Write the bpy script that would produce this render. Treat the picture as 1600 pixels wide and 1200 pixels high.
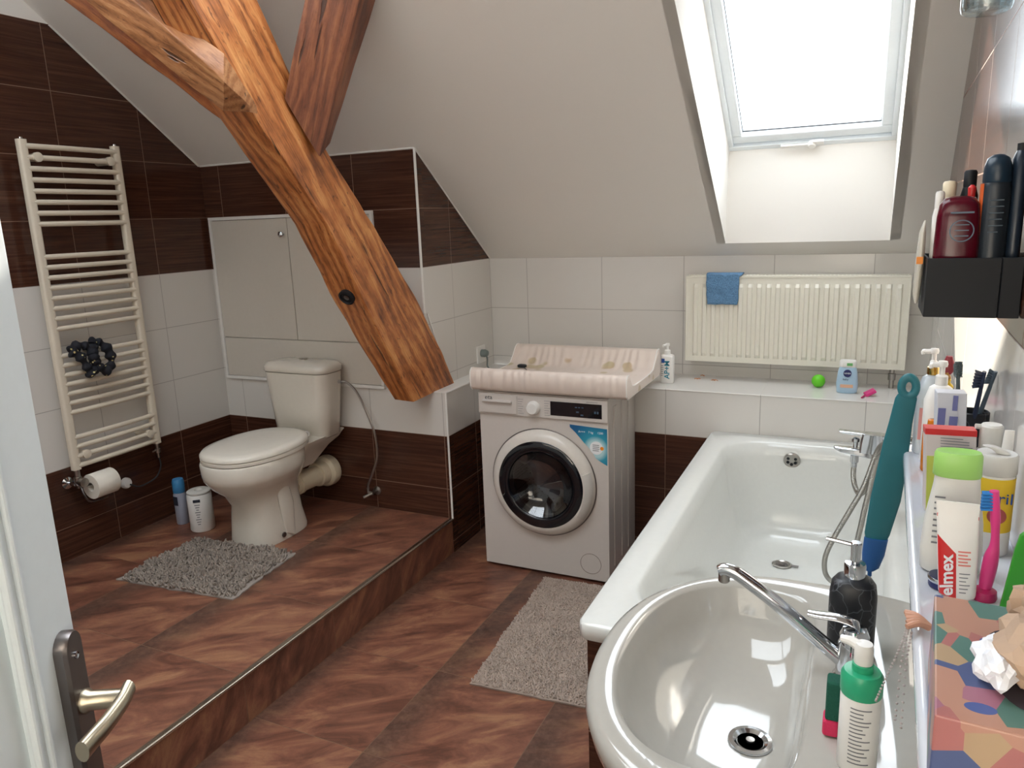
import bpy, bmesh, math, random
from mathutils import Vector, Matrix, noise

for o in list(bpy.data.objects):
    bpy.data.objects.remove(o)
SC = bpy.context.scene
COL = SC.collection
PI = math.pi
random.seed(5)

# ------------------------------------------------------------------ camera
cam_d = bpy.data.cameras.new('camera')
cam_d.sensor_width = 36.0
cam_d.lens = 1169.53 / 1600 * 36.0
cam_d.clip_start = 0.02
cam = bpy.data.objects.new('camera', cam_d)
COL.objects.link(cam)
R_ = Vector((0.90596999, 0.4218136, -0.03593966))
U_ = Vector((-0.05893398, 0.20973442, 0.97598067))
F_ = Vector((-0.4192197, 0.88209113, -0.21487224))
m = Matrix.Identity(4)
for i in range(3):
    m[i][0] = R_[i]; m[i][1] = U_[i]; m[i][2] = -F_[i]
m[0][3], m[1][3], m[2][3] = 1.7392, -3.6285, 1.5769
cam.matrix_world = m
SC.camera = cam

# ------------------------------------------------------------------ world, sun, exposure
W = bpy.data.worlds.new('sky')
SC.world = W
W.use_nodes = True
bg = W.node_tree.nodes['Background']
bg.inputs[0].default_value = (0.90, 0.955, 1.0, 1)
bg.inputs[1].default_value = 8.9
sun_d = bpy.data.lights.new('sun', 'SUN')
sun_d.energy = 26.0
sun_d.angle = 0.01
sun_d.color = (1.0, 0.9, 0.76)
sun = bpy.data.objects.new('sun', sun_d)
COL.objects.link(sun)
sun.location = (0, 3, 5)
sun.rotation_euler = Vector((0.46, -1.0, -0.62)).to_track_quat('-Z', 'Y').to_euler()


def portal(name, loc, d, sx, sy):
    l = bpy.data.lights.new(name, 'AREA')
    l.shape = 'RECTANGLE'; l.size = sx; l.size_y = sy
    l.cycles.is_portal = True
    o = bpy.data.objects.new(name, l)
    COL.objects.link(o)
    o.location = loc
    o.rotation_euler = Vector(d).to_track_quat('-Z', 'Y').to_euler()


portal('skylight_portal', (1.49, -0.42, 2.16), (0, -0.602, -0.799), 0.66, 1.02)
portal('added_flat_portal', (0.15, -2.57, 2.94), (0, 0, -1), 2.5, 0.88)  # portal of the added fill skylight in the flat ceiling
portal('added_slope_portal', (0.56, -1.74, 2.685), (0, -0.602, -0.799), 1.05, 0.80)  # portal of the added fill skylight in the slope
SC.view_settings.view_transform = 'Standard'
SC.view_settings.look = 'None'
SC.view_settings.exposure = 0.0
SC.view_settings.gamma = 1.0
SC.view_settings.use_curve_mapping = False
SC.cycles.max_bounces = 12
SC.cycles.diffuse_bounces = 8
SC.cycles.transparent_max_bounces = 16
SC.cycles.sample_clamp_indirect = 6.0

# ------------------------------------------------------------------ dimensions
XL = -1.376; YT = -0.693; XU = -0.09; HP = 0.175; ZL = 0.801
Z2 = 1.3765; H = 0.2635; Z1 = Z2 - 3 * H; YF = -0.344; SL = 0.753
TW = 0.412


def slope_z(y):
    return Z2 - SL * y


def wall_x(y):
    return 2.01 + 0.028 * y


# ------------------------------------------------------------------ materials
def lin(c):
    r = []
    for v in c[:3]:
        v = v / 255.0
        r.append(v / 12.92 if v <= 0.04045 else ((v + 0.055) / 1.055) ** 2.4)
    return (r[0], r[1], r[2], 1.0)


class NG:
    def __init__(s, name):
        s.m = bpy.data.materials.new(name)
        s.m.use_nodes = True
        s.t = s.m.node_tree
        s.b = s.t.nodes['Principled BSDF']

    def n(s, typ, **kw):
        nd = s.t.nodes.new(typ)
        for k, v in kw.items():
            setattr(nd, k, v)
        return nd

    def put(s, sock, v):
        if v is None:
            return
        if hasattr(v, 'is_linked') or hasattr(v, 'links'):
            s.t.links.new(v, sock)
        else:
            sock.default_value = v

    def math(s, op, a, b=None, c=None, clamp=False):
        nd = s.n('ShaderNodeMath', operation=op)
        nd.use_clamp = clamp
        s.put(nd.inputs[0], a)
        if b is not None: s.put(nd.inputs[1], b)
        if c is not None: s.put(nd.inputs[2], c)
        return nd.outputs[0]

    def mix(s, f, a, b):
        nd = s.n('ShaderNodeMix', data_type='RGBA')
        s.put(nd.inputs[0], f); s.put(nd.inputs[6], a); s.put(nd.inputs[7], b)
        return nd.outputs[2]

    def comb(s, x, y, z):
        nd = s.n('ShaderNodeCombineXYZ')
        s.put(nd.inputs[0], x); s.put(nd.inputs[1], y); s.put(nd.inputs[2], z)
        return nd.outputs[0]

    def noise(s, vec, scale, detail=3, rough=0.5, dist=0.0):
        nd = s.n('ShaderNodeTexNoise')
        s.put(nd.inputs['Vector'], vec)
        nd.inputs['Scale'].default_value = scale
        nd.inputs['Detail'].default_value = detail
        nd.inputs['Roughness'].default_value = rough
        nd.inputs['Distortion'].default_value = dist
        return nd.outputs[0]

    def ramp(s, f, stops):
        nd = s.n('ShaderNodeValToRGB')
        e = nd.color_ramp.elements
        while len(e) < len(stops): e.new(0.5)
        for i, (p, c) in enumerate(stops):
            e[i].position = p
            e[i].color = lin(c) if max(c[:3]) > 1.0 else (c[0], c[1], c[2], 1)
        s.put(nd.inputs[0], f)
        return nd.outputs[0]

    def smooth(s, v, a, b):
        nd = s.n('ShaderNodeMapRange', interpolation_type='SMOOTHSTEP')
        s.put(nd.inputs[0], v)
        nd.inputs[1].default_value = a; nd.inputs[2].default_value = b
        return nd.outputs[0]

    def bump(s, h, strength=0.3, dist=0.002):
        nd = s.n('ShaderNodeBump')
        nd.inputs['Strength'].default_value = strength
        nd.inputs['Distance'].default_value = dist
        s.put(nd.inputs['Height'], h)
        s.t.links.new(nd.outputs[0], s.b.inputs['Normal'])

    def pos(s):
        g = s.n('ShaderNodeNewGeometry')
        sp = s.n('ShaderNodeSeparateXYZ')
        s.t.links.new(g.outputs['Position'], sp.inputs[0])
        return g.outputs['Position'], sp.outputs[0], sp.outputs[1], sp.outputs[2]


def M(name, col, rough=0.4, metal=0.0, trans=0.0, ior=1.45, coat=0.0, bump=0.0, bscale=60, vary=0.0, sheen=0.0, alpha=1.0, sss=0.0):
    g = NG(name)
    c = lin(col)
    g.b.inputs['Roughness'].default_value = rough
    g.b.inputs['Metallic'].default_value = metal
    g.b.inputs['Transmission Weight'].default_value = trans
    g.b.inputs['IOR'].default_value = ior
    g.b.inputs['Coat Weight'].default_value = coat
    g.b.inputs['Sheen Weight'].default_value = sheen
    g.b.inputs['Alpha'].default_value = alpha
    if sss:
        g.b.inputs['Subsurface Weight'].default_value = sss
        g.b.inputs['Subsurface Scale'].default_value = 0.01
    tc = g.n('ShaderNodeTexCoord').outputs['Object']
    nz = g.noise(tc, bscale, 3)
    v = max(vary, 0.03)
    d = tuple(x * (1 - v) for x in c[:3]) + (1,)
    l = tuple(min(1, x * (1 + v)) for x in c[:3]) + (1,)
    g.put(g.b.inputs['Base Color'], g.mix(nz, d, l))
    if bump:
        g.bump(nz, bump, 0.002)
    return g.m


def tile_material(name, axis, u0, swap_z=True):
    g = NG(name)
    P, x, y, z = g.pos()
    a = x if axis == 'x' else y
    u = g.math('DIVIDE', g.math('SUBTRACT', a, u0), TW)
    v = g.math('DIVIDE', g.math('SUBTRACT', z, Z2), H)
    fu = g.math('FRACT', u); fv = g.math('FRACT', v)
    du = g.math('MULTIPLY', g.math('MINIMUM', fu, g.math('SUBTRACT', 1.0, fu)), TW)
    dv = g.math('MULTIPLY', g.math('MINIMUM', fv, g.math('SUBTRACT', 1.0, fv)), H)
    d = g.math('MINIMUM', du, dv)
    body = g.smooth(d, 0.0008, 0.0022)
    iu = g.math('FLOOR', u); iv = g.math('FLOOR', v)
    rnd = g.n('ShaderNodeTexWhiteNoise')
    g.put(rnd.inputs['Vector'], g.comb(iu, iv, 3.1))
    r = rnd.outputs['Value']
    off = g.math('MULTIPLY', r, 37.0)
    sv = g.comb(g.math('ADD', g.math('MULTIPLY', a, 1.3), off), g.math('MULTIPLY', z, 42.0), off)
    st = g.noise(sv, 2.2, 5, 0.62, 0.35)
    brown = g.ramp(st, [(0.25, (46, 27, 21)), (0.5, (72, 44, 33)), (0.8, (104, 68, 51))])
    brown = g.mix(g.math('MULTIPLY', r, 0.25), brown, lin((58, 34, 26)))
    white = lin((216, 213, 208))
    isw = g.math('MULTIPLY', g.math('GREATER_THAN', z, Z1), g.math('LESS_THAN', z, Z2 + 0.0005))
    base = g.mix(isw, brown, white)
    grout = g.mix(isw, lin((128, 98, 78)), lin((168, 164, 160)))
    g.put(g.b.inputs['Base Color'], g.mix(body, grout, base))
    g.put(g.b.inputs['Roughness'], g.mix(body, (0.7, 0.7, 0.7, 1), g.mix(isw, (0.16, 0.16, 0.16, 1), (0.09, 0.09, 0.09, 1))))
    g.b.inputs['Specular IOR Level'].default_value = 0.22 if name.endswith('right') else 0.4
    hgt = g.math('ADD', body, g.math('MULTIPLY', g.noise(P, 7.0, 2), 0.25))
    g.bump(hgt, 0.25, 0.0012)
    return g.m


def floor_material(name, u0, v0):
    g = NG(name)
    P, x, y, z = g.pos()
    w = 0.456
    u = g.math('DIVIDE', g.math('SUBTRACT', x, u0), w)
    v = g.math('DIVIDE', g.math('SUBTRACT', y, v0), w)
    fu = g.math('FRACT', u); fv = g.math('FRACT', v)
    du = g.math('MULTIPLY', g.math('MINIMUM', fu, g.math('SUBTRACT', 1.0, fu)), w)
    gm = g.n('ShaderNodeNewGeometry'); sm_ = g.n('ShaderNodeSeparateXYZ')
    g.t.links.new(gm.outputs['True Normal'], sm_.inputs[0])
    du = g.math('ADD', du, g.math('GREATER_THAN', sm_.outputs[0], 0.5))
    dv = g.math('MULTIPLY', g.math('MINIMUM', fv, g.math('SUBTRACT', 1.0, fv)), w)
    body = g.smooth(g.math('MINIMUM', du, dv), 0.0006, 0.002)
    rnd = g.n('ShaderNodeTexWhiteNoise')
    g.put(rnd.inputs['Vector'], g.comb(g.math('FLOOR', u), g.math('FLOOR', v), 1.7))
    r = rnd.outputs['Value']
    off = g.math('MULTIPLY', r, 23.0)
    # streaks running diagonally over the tile
    gn = g.n('ShaderNodeNewGeometry'); sn = g.n('ShaderNodeSeparateXYZ')
    g.t.links.new(gn.outputs['True Normal'], sn.inputs[0])
    riser = g.math('GREATER_THAN', sn.outputs[0], 0.5)
    x = g.math('ADD', x, g.math('MULTIPLY', z, riser))
    p1 = g.math('ADD', g.math('MULTIPLY', x, 1.6), g.math('MULTIPLY', y, 1.2))
    p2 = g.math('SUBTRACT', g.math('MULTIPLY', y, 4.6), g.math('MULTIPLY', x, 3.2))
    sv = g.comb(g.math('ADD', p1, off), p2, g.math('ADD', z, off))
    n1 = g.noise(sv, 1.8, 8, 0.68, 0.7)
    col = g.ramp(n1, [(0.28, (66, 42, 34)), (0.42, (106, 66, 51)), (0.53, (134, 86, 67)), (0.64, (160, 114, 84)), (0.78, (176, 136, 108))])
    n2 = g.noise(g.comb(g.math('ADD', x, off), y, z), 5.0, 6, 0.7)
    edge = g.math('SUBTRACT', 1.0, g.smooth(g.math('ADD', fu, g.math('MULTIPLY', n2, 0.3)), 0.22, 0.5))
    n3 = g.noise(g.comb(g.math('MULTIPLY', x, 1.0), y, g.math('ADD', z, off)), 38.0, 5, 0.7)
    dark = g.ramp(n3, [(0.35, (48, 35, 30)), (0.55, (86, 66, 56)), (0.72, (112, 90, 76))])
    col = g.mix(g.math('MULTIPLY', g.math('MULTIPLY', edge, 0.72), g.math('SUBTRACT', 1.0, riser)), col, dark)
    fine = g.noise(P, 160.0, 4, 0.7)
    col = g.mix(g.math('MULTIPLY', fine, 0.28), col, lin((52, 32, 27)))
    g.put(g.b.inputs['Base Color'], g.mix(body, lin((112, 84, 66)), col))
    g.put(g.b.inputs['Roughness'], g.math('ADD', 0.27, g.math('MULTIPLY', n2, 0.22)))
    g.bump(g.math('ADD', body, g.math('MULTIPLY', n1, 0.5)), 0.3, 0.0015)
    return g.m


def wood_material(name, axis, c0, c1, c2, knots=1.0, seed=0.0):
    """grain follows the beam's length AXIS (a world direction of the timber)"""
    g = NG(name)
    P, x, y, z = g.pos()
    A = Vector(axis).normalized()
    s1 = A.cross(Vector((1, 0, 0.2))).normalized() if abs(A.x) < 0.9 else A.cross(Vector((0, 1, 0))).normalized()
    s2 = A.cross(s1).normalized()

    def dot(v):
        nd = g.n('ShaderNodeVectorMath', operation='DOT_PRODUCT')
        g.put(nd.inputs[0], P); nd.inputs[1].default_value = tuple(v)
        return nd.outputs['Value']
    la, a, b = dot(A), dot(s1), dot(s2)
    q = g.comb(g.math('MULTIPLY', la, 0.9), g.math('ADD', a, seed), b)
    warp = g.noise(g.comb(g.math('MULTIPLY', la, 0.7), g.math('MULTIPLY', a, 3.0), g.math('MULTIPLY', b, 3.0)), 3.0, 4, 0.55)
    rr = g.math('SQRT', g.math('ADD', g.math('POWER', g.math('ADD', a, 0.31 + seed), 2.0), g.math('POWER', g.math('ADD', b, 0.17), 2.0)))
    ring = g.math('SINE', g.math('MULTIPLY', g.math('ADD', rr, g.math('MULTIPLY', warp, 0.11)), 190.0))
    ring = g.math('MULTIPLY_ADD', ring, 0.5, 0.5)
    fib = g.noise(g.comb(g.math('MULTIPLY', la, 3.0), g.math('MULTIPLY', a, 60.0), g.math('MULTIPLY', b, 60.0)), 3.0, 5, 0.65)
    big = g.noise(q, 7.0, 4, 0.6)
    f = g.math('ADD', g.math('MULTIPLY', ring, 0.17), g.math('ADD', g.math('MULTIPLY', fib, 0.45), g.math('MULTIPLY', big, 0.5)))
    col = g.ramp(f, [(0.33, c0), (0.55, c1), (0.82, c2)])
    vo = g.n('ShaderNodeTexVoronoi', feature='F1')
    g.put(vo.inputs['Vector'], g.comb(g.math('MULTIPLY', la, 2.6), g.math('MULTIPLY', a, 8.0), g.math('MULTIPLY', b, 8.0)))
    vo.inputs['Scale'].default_value = 1.15
    kd = g.math('ADD', vo.outputs['Distance'], g.math('MULTIPLY', fib, 0.12))
    kn = g.math('MULTIPLY', g.math('SUBTRACT', 1.0, g.smooth(kd, 0.08, 0.22)), 0.85 * knots)
    fl = g.noise(g.comb(g.math('MULTIPLY', la, 9.0), g.math('MULTIPLY', a, 34.0), g.math('MULTIPLY', b, 34.0)), 2.2, 3, 0.55, 1.2)
    col = g.mix(g.math('MULTIPLY', g.math('SUBTRACT', 1.0, g.smooth(fl, 0.30, 0.40)), 0.65 * knots), col, lin((74, 38, 20)))
    col = g.mix(kn, col, lin((52, 27, 16)))
    crk = g.noise(g.comb(g.math('MULTIPLY', la, 1.2), g.math('MULTIPLY', a, 38.0), g.math('MULTIPLY', b, 38.0)), 1.3, 2, 0.4)
    ck = g.math('SUBTRACT', 1.0, g.smooth(crk, 0.27, 0.33))
    col = g.mix(g.math('MULTIPLY', ck, 0.8), col, lin((34, 17, 11)))
    g.put(g.b.inputs['Base Color'], col)
    g.b.inputs['Roughness'].default_value = 0.42
    g.b.inputs['Coat Weight'].default_value = 0.15
    g.b.inputs['Coat Roughness'].default_value = 0.3
    g.bump(g.math('SUBTRACT', g.math('ADD', f, big), g.math('MULTIPLY', ck, 1.5)), 0.7, 0.004)
    return g.m


def plaster(name, col):
    g = NG(name)
    P, x, y, z = g.pos()
    n1 = g.noise(P, 2.0, 3); n2 = g.noise(P, 90.0, 3)
    c = lin(col)
    g.put(g.b.inputs['Base Color'], g.mix(n1, tuple(v * 0.97 for v in c[:3]) + (1,), c))
    g.b.inputs['Roughness'].default_value = 0.85
    g.bump(n2, 0.12, 0.001)
    return g.m


MT = {}
MT['tile_x'] = tile_material('wall_tiles_back', 'x', 0.125)
MT['tile_x2'] = tile_material('wall_tiles_toilet', 'x', -0.02)
MT['tile_y'] = tile_material('wall_tiles_left', 'y', -1.026)
MT['tile_y2'] = tile_material('wall_tiles_side', 'y', -0.415)
MT['tile_y3'] = tile_material('wall_tiles_right', 'y', -0.75)
MT['plaster'] = plaster('white_plaster', (232, 229, 224))
MT['floor'] = floor_material('floor_tiles', -0.026, -1.122)
MT['platform'] = floor_material('platform_tiles', -0.474, -1.150)
MT['wood'] = wood_material('strut_wood', (0, -1.04, 1.43), (78, 37, 18), (180, 108, 56), (228, 166, 102))
MT['wood_post'] = wood_material('post_wood', (0.2, 0, 0.48), (72, 36, 22), (118, 66, 42), (156, 98, 62), 0.5, 0.3)
MT['wood_brace'] = wood_material('brace_wood', (-0.82, 0, 0.57), (98, 58, 32), (160, 106, 66), (196, 146, 100), 0.7, 0.1)
MT['wood_back'] = wood_material('backing_wood', (-0.82, 0, 0.57), (84, 38, 18), (140, 76, 36), (190, 118, 62), 0.6, 0.6)
MT['white_paint'] = M('white_trim_paint', (228, 226, 222), 0.4)
MT['window_pvc'] = M('window_frame_white', (226, 232, 236), 0.3)
MT['door_paint'] = M('door_white_lacquer', (222, 230, 233), 0.35)
MT['ceramic'] = M('white_ceramic', (214, 208, 196), 0.08, coat=0.5)
MT['sink'] = M('sink_ceramic', (172, 169, 162), 0.08, coat=0.6)
MT['acryl'] = M('bath_acrylic', (216, 217, 213), 0.12, coat=0.3)
MT['rad'] = M('radiator_enamel', (226, 223, 210), 0.32)
MT['towelrad'] = M('towel_rail_enamel', (218, 208, 190), 0.28)
MT['chrome'] = M('chrome', (205, 208, 212), 0.09, 1.0)
MT['steel'] = M('brushed_steel', (172, 168, 162), 0.28, 1.0)
MT['nickel'] = M('satin_nickel', (176, 166, 146), 0.3, 1.0)
MT['dark_metal'] = M('grey_metal', (124, 118, 116), 0.35, 1.0)
MT['alu'] = M('aluminium_edge', (190, 180, 166), 0.25, 1.0)
MT['wm'] = M('washer_white', (202, 195, 189), 0.28)
MT['black_gloss'] = M('black_gloss', (14, 18, 24), 0.06, coat=0.5)
MT['black'] = M('black_plastic', (12, 16, 22), 0.6)
MT['rubber'] = M('dark_rubber', (40, 42, 44), 0.6)
MT['white_plastic'] = M('white_plastic', (232, 230, 226), 0.3)
MT['cream_plastic'] = M('cream_plastic', (226, 214, 188), 0.35)
MT['grey_ink'] = M('grey_ink', (120, 122, 126), 0.5)
MT['dark_ink'] = M('dark_ink', (40, 44, 56), 0.5)
MT['white_ink'] = M('white_ink', (235, 238, 240), 0.5)
MT['teal_ink'] = M('teal_ink', (32, 128, 150), 0.5)
MT['blue_ink'] = M('blue_ink', (34, 74, 150), 0.4)
MT['navy'] = M('navy_ink', (36, 40, 92), 0.4)
MT['red'] = M('red_print', (196, 44, 44), 0.35)
MT['pinkp'] = M('pink_plastic', (214, 62, 130), 0.3)
MT['magenta'] = M('magenta_plastic', (176, 30, 92), 0.3)
MT['green'] = M('green_plastic', (52, 150, 40), 0.35)
MT['lime'] = M('lime_cap', (158, 208, 112), 0.35)
MT['limeball'] = M('lime_rubber', (104, 206, 42), 0.45)
MT['teal'] = M('teal_plastic', (40, 108, 118), 0.4)
MT['blue_end'] = M('blue_bristle_block', (34, 88, 150), 0.5)
MT['mint'] = M('green_collar', (46, 164, 120), 0.3)
MT['yellow'] = M('yellow_label', (232, 196, 50), 0.4)
MT['orange'] = M('orange_plastic', (236, 140, 32), 0.35)
MT['pale_blue'] = M('pale_blue_plastic', (170, 200, 222), 0.3)
MT['gold'] = M('gold_collar', (196, 160, 90), 0.25, 1.0)


def glass_mat(name, tint=(1, 1, 1), gloss=0.08):
    g = NG(name)
    t = g.t
    out = [n for n in t.nodes if n.type == 'OUTPUT_MATERIAL'][0]
    t.nodes.remove(g.b)
    tr = g.n('ShaderNodeBsdfTransparent'); tr.inputs[0].default_value = (*tint, 1)
    gl = g.n('ShaderNodeBsdfGlossy'); gl.inputs['Roughness'].default_value = 0.02
    fr = g.n('ShaderNodeLayerWeight'); fr.inputs[0].default_value = 0.35
    mx = g.n('ShaderNodeMixShader')
    f = g.math('MULTIPLY_ADD', fr.outputs['Facing'], 0.5, gloss)
    g.put(mx.inputs[0], f)
    t.links.new(tr.outputs[0], mx.inputs[1]); t.links.new(gl.outputs[0], mx.inputs[2])
    t.links.new(mx.outputs[0], out.inputs[0])
    return g.m


MT['pane'] = glass_mat('window_glass', (0.98, 0.99, 1), 0.03)
MT['door_glass'] = glass_mat('washer_door_glass', (0.42, 0.46, 0.5), 0.08)
MT['lamp_glass'] = glass_mat('clear_lamp_glass', (0.86, 0.93, 0.95), 0.12)


# ------------------------------------------------------------------ object helpers
def setp(o, label=None, cat=None, group=None, kind=None):
    if label: o['label'] = label
    if cat: o['category'] = cat
    if group: o['group'] = group
    if kind: o['kind'] = kind
    return o


def T(name, label, cat, loc=(0, 0, 0), group=None, kind=None):
    o = bpy.data.objects.new(name, None)
    o.empty_display_size = 0.05
    COL.objects.link(o)
    o.location = loc
    return setp(o, label, cat, group, kind)


def world_loc(p):
    v = Vector((0, 0, 0))
    while p is not None:
        v += p.location
        p = p.parent
    return v


def ob(name, bm, mat, parent=None, smooth=True, angle=0.6, label=None, kind=None, loc=None, recalc=True):
    """world-space bmesh -> ONE mesh object; LOC sets its own origin"""
    if recalc:
        bmesh.ops.recalc_face_normals(bm, faces=bm.faces)
    base = world_loc(parent) if parent else Vector((0, 0, 0))
    own = Vector(loc) if loc is not None else base
    bmesh.ops.translate(bm, vec=-own, verts=bm.verts)
    me = bpy.data.meshes.new(name)
    bm.to_mesh(me); bm.free()
    for p in me.polygons: p.use_smooth = smooth
    mats = mat if isinstance(mat, (list, tuple)) else [mat]
    for q in mats: me.materials.append(MT[q] if isinstance(q, str) else q)
    o = bpy.data.objects.new(name, me)
    COL.objects.link(o)
    if parent: o.parent = parent
    o.location = own - base
    if smooth:
        try:
            me.set_sharp_from_angle(angle=angle)
        except Exception:
            pass
    if label: o['label'] = label
    if kind: o['kind'] = kind
    return o


def bev(o, w=0.004, seg=3):
    b = o.modifiers.new('bevel', 'BEVEL'); b.width = w; b.segments = seg; b.limit_method = 'ANGLE'; b.angle_limit = 0.6
    return o


def NB(): return bmesh.new()


def box(bm, x0, x1, y0, y1, z0, z1, mi=0):
    v = [bm.verts.new(p) for p in [(x0, y0, z0), (x1, y0, z0), (x1, y1, z0), (x0, y1, z0), (x0, y0, z1), (x1, y0, z1), (x1, y1, z1), (x0, y1, z1)]]
    for f in [(0, 3, 2, 1), (4, 5, 6, 7), (0, 1, 5, 4), (1, 2, 6, 5), (2, 3, 7, 6), (3, 0, 4, 7)]:
        fc = bm.faces.new([v[i] for i in f]); fc.material_index = mi
    return bm


def B(x0, x1, y0, y1, z0, z1): return box(NB(), x0, x1, y0, y1, z0, z1)


def obox(bm, o, ex, ey, ez):
    """box from corner/origin centre o with half-extent vectors"""
    o, ex, ey, ez = map(Vector, (o, ex, ey, ez))
    v = [bm.verts.new(o + ex * a + ey * b + ez * c) for c in (-1, 1) for a, b in ((-1, -1), (1, -1), (1, 1), (-1, 1))]
    for f in [(0, 3, 2, 1), (4, 5, 6, 7), (0, 1, 5, 4), (1, 2, 6, 5), (2, 3, 7, 6), (3, 0, 4, 7)]:
        bm.faces.new([v[i] for i in f])
    return bm


def loft(bm, rings, cap0=True, cap1=True, closed=True, mi=0):
    vr = [[bm.verts.new(p) for p in r] for r in rings]
    n = len(vr[0])
    for a, b in zip(vr, vr[1:]):
        for i in range(n if closed else n - 1):
            j = (i + 1) % n
            try:
                f = bm.faces.new((a[i], a[j], b[j], b[i])); f.material_index = mi
            except ValueError:
                pass
    if cap0: bm.faces.new(list(reversed(vr[0]))).material_index = mi
    if cap1: bm.faces.new(vr[-1]).material_index = mi
    return bm


def lathe(bm, prof, c, seg=32, axis=(0, 0, 1), cap0=True, cap1=True, ref=None):
    ax = Vector(axis).normalized()
    r = Vector(ref) if ref else (Vector((1, 0, 0)) if abs(ax.x) < 0.9 else Vector((0, 1, 0)))
    u = (r - ax * r.dot(ax)).normalized(); w = ax.cross(u)
    c = Vector(c)
    rings = [[c + ax * h + (u * math.cos(2 * PI * i / seg) + w * math.sin(2 * PI * i / seg)) * max(rad, 1e-5) for i in range(seg)] for rad, h in prof]
    return loft(bm, rings, cap0, cap1)


def se_ring(cx, cy, z, rx, ry, n=2.0, seg=40, rxr=None, nr=None):
    """superellipse in plan; rxr / nr: other radius / exponent for the +x half"""
    pts = []
    for i in range(seg):
        t = 2 * PI * i / seg
        c, s = math.cos(t), math.sin(t)
        ex = nr if (nr and c > 0) else n
        R = rxr if (rxr and c > 0) else rx
        pts.append(Vector((cx + R * math.copysign(abs(c) ** (2 / ex), c), cy + ry * math.copysign(abs(s) ** (2 / ex), s), z)))
    return pts


def rrect(cx, cy, hx, hy, r, z, n=6):
    pts = []
    for (sx, sy, a0) in ((1, 1, 0), (-1, 1, PI / 2), (-1, -1, PI), (1, -1, 1.5 * PI)):
        for i in range(n + 1):
            a = a0 + PI / 2 * i / n
            pts.append(Vector((cx + sx * (hx - r) + r * math.cos(a), cy + sy * (hy - r) + r * math.sin(a), z)))
    return pts


def catmull(pts, k=6):
    P = [Vector(p) for p in pts]
    out = []
    for i in range(len(P) - 1):
        p0 = P[max(i - 1, 0)]; p1 = P[i]; p2 = P[i + 1]; p3 = P[min(i + 2, len(P) - 1)]
        for j in range(k):
            t = j / k
            out.append(0.5 * ((2 * p1) + (p2 - p0) * t + (2 * p0 - 5 * p1 + 4 * p2 - p3) * t * t + (-p0 + 3 * p1 - 3 * p2 + p3) * t ** 3))
    out.append(P[-1])
    return out


def tube(bm, pts, r, seg=12, smooth_k=0, cap=True, squash=None):
    P = catmull(pts, smooth_k) if smooth_k else [Vector(p) for p in pts]
    n = len(P)
    rr = r if callable(r) else (lambda t: r)
    T0 = (P[1] - P[0]).normalized()
    u = T0.orthogonal().normalized()
    rings = []
    for i, p in enumerate(P):
        t = (P[min(i + 1, n - 1)] - P[max(i - 1, 0)]).normalized()
        u = (u - t * u.dot(t)).normalized()
        w = t.cross(u)
        R = rr(i / (n - 1))
        rings.append([p + (u * math.cos(2 * PI * k / seg) + w * math.sin(2 * PI * k / seg)) * R for k in range(seg)])
    return loft(bm, rings, cap, cap)


def prism(bm, poly, axis, a0, a1):
    """poly: 2-D points in the plane normal to AXIS ('x': (y,z), 'y': (x,z), 'z': (x,y))"""
    def P(p, a):
        return {'x': (a, p[0], p[1]), 'y': (p[0], a, p[1]), 'z': (p[0], p[1], a)}[axis]
    return loft(bm, [[Vector(P(p, a0)) for p in poly], [Vector(P(p, a1)) for p in poly]])


def quad(bm, pts, mi=0):
    f = bm.faces.new([bm.verts.new(p) for p in pts]); f.material_index = mi
    return bm


def text(s, size, pos, xdir, ydir, mat, parent, name='lettering', depth=0.0004, align='CENTER', bold=0.0, label=None):
    cu = bpy.data.curves.new(name, 'FONT')
    cu.body = s; cu.size = size; cu.align_x = align; cu.align_y = 'CENTER'; cu.extrude = depth; cu.offset = bold
    cu.resolution_u = 3
    o = bpy.data.objects.new(name + '_curve', cu)
    COL.objects.link(o)
    bpy.context.view_layer.update()
    me = bpy.data.meshes.new_from_object(o)
    bpy.data.objects.remove(o)
    me.materials.clear(); me.materials.append(MT[mat] if isinstance(mat, str) else mat)
    X = Vector(xdir).normalized(); Y = Vector(ydir); Y = (Y - X * Y.dot(X)).normalized(); Z = X.cross(Y)
    mm = Matrix.Identity(4)
    for i in range(3): mm[i][0] = X[i]; mm[i][1] = Y[i]; mm[i][2] = Z[i]
    me.transform(mm)
    t = bpy.data.objects.new(name, me)
    COL.objects.link(t)
    if parent:
        t.parent = parent
        t.location = Vector(pos) - world_loc(parent)
    else:
        t.location = pos
    return t


def lines(n, x0, x1, y, z0, dz, h, mat, parent, name='small_print', seed=1):
    """illegible small print: rows of thin bars on a face looking to -y"""
    rg = random.Random(seed)
    bm = NB()
    for i in range(n):
        e = x1 - (x1 - x0) * rg.choice([0, 0.05, 0.1, 0.3, 0.02])
        box(bm, x0, e, y - 0.0003, y + 0.0002, z0 - i * dz - h, z0 - i * dz)
    return ob(name, bm, mat, parent, smooth=False)


def struct(name, bm, mat, smooth=False):
    o = ob(name, bm, mat, None, smooth)
    o['kind'] = 'structure'
    return o


# ================================================================== THE ROOM
# floor and raised floor
struct('floor', B(-0.005, 2.2, -4.05, 0.1, -0.08, 0.0), 'floor')
bm = B(XL, -0.003, -4.05, YT, -0.08, HP)
struct('floor_platform', bm, 'platform')
tr = NB()
tube(tr, [(0.0, -4.05, HP - 0.004), (0.0, YT - 0.002, HP - 0.004)], 0.0065, 12)
box(tr, -0.012, -0.001, -4.05, YT - 0.002, HP - 0.004, HP + 0.0015)
struct('trim_1', tr, 'alu', True)

ZT = 2.95                      # height of the flat ceiling, above the picture
YC = (Z2 - ZT) / SL
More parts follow.
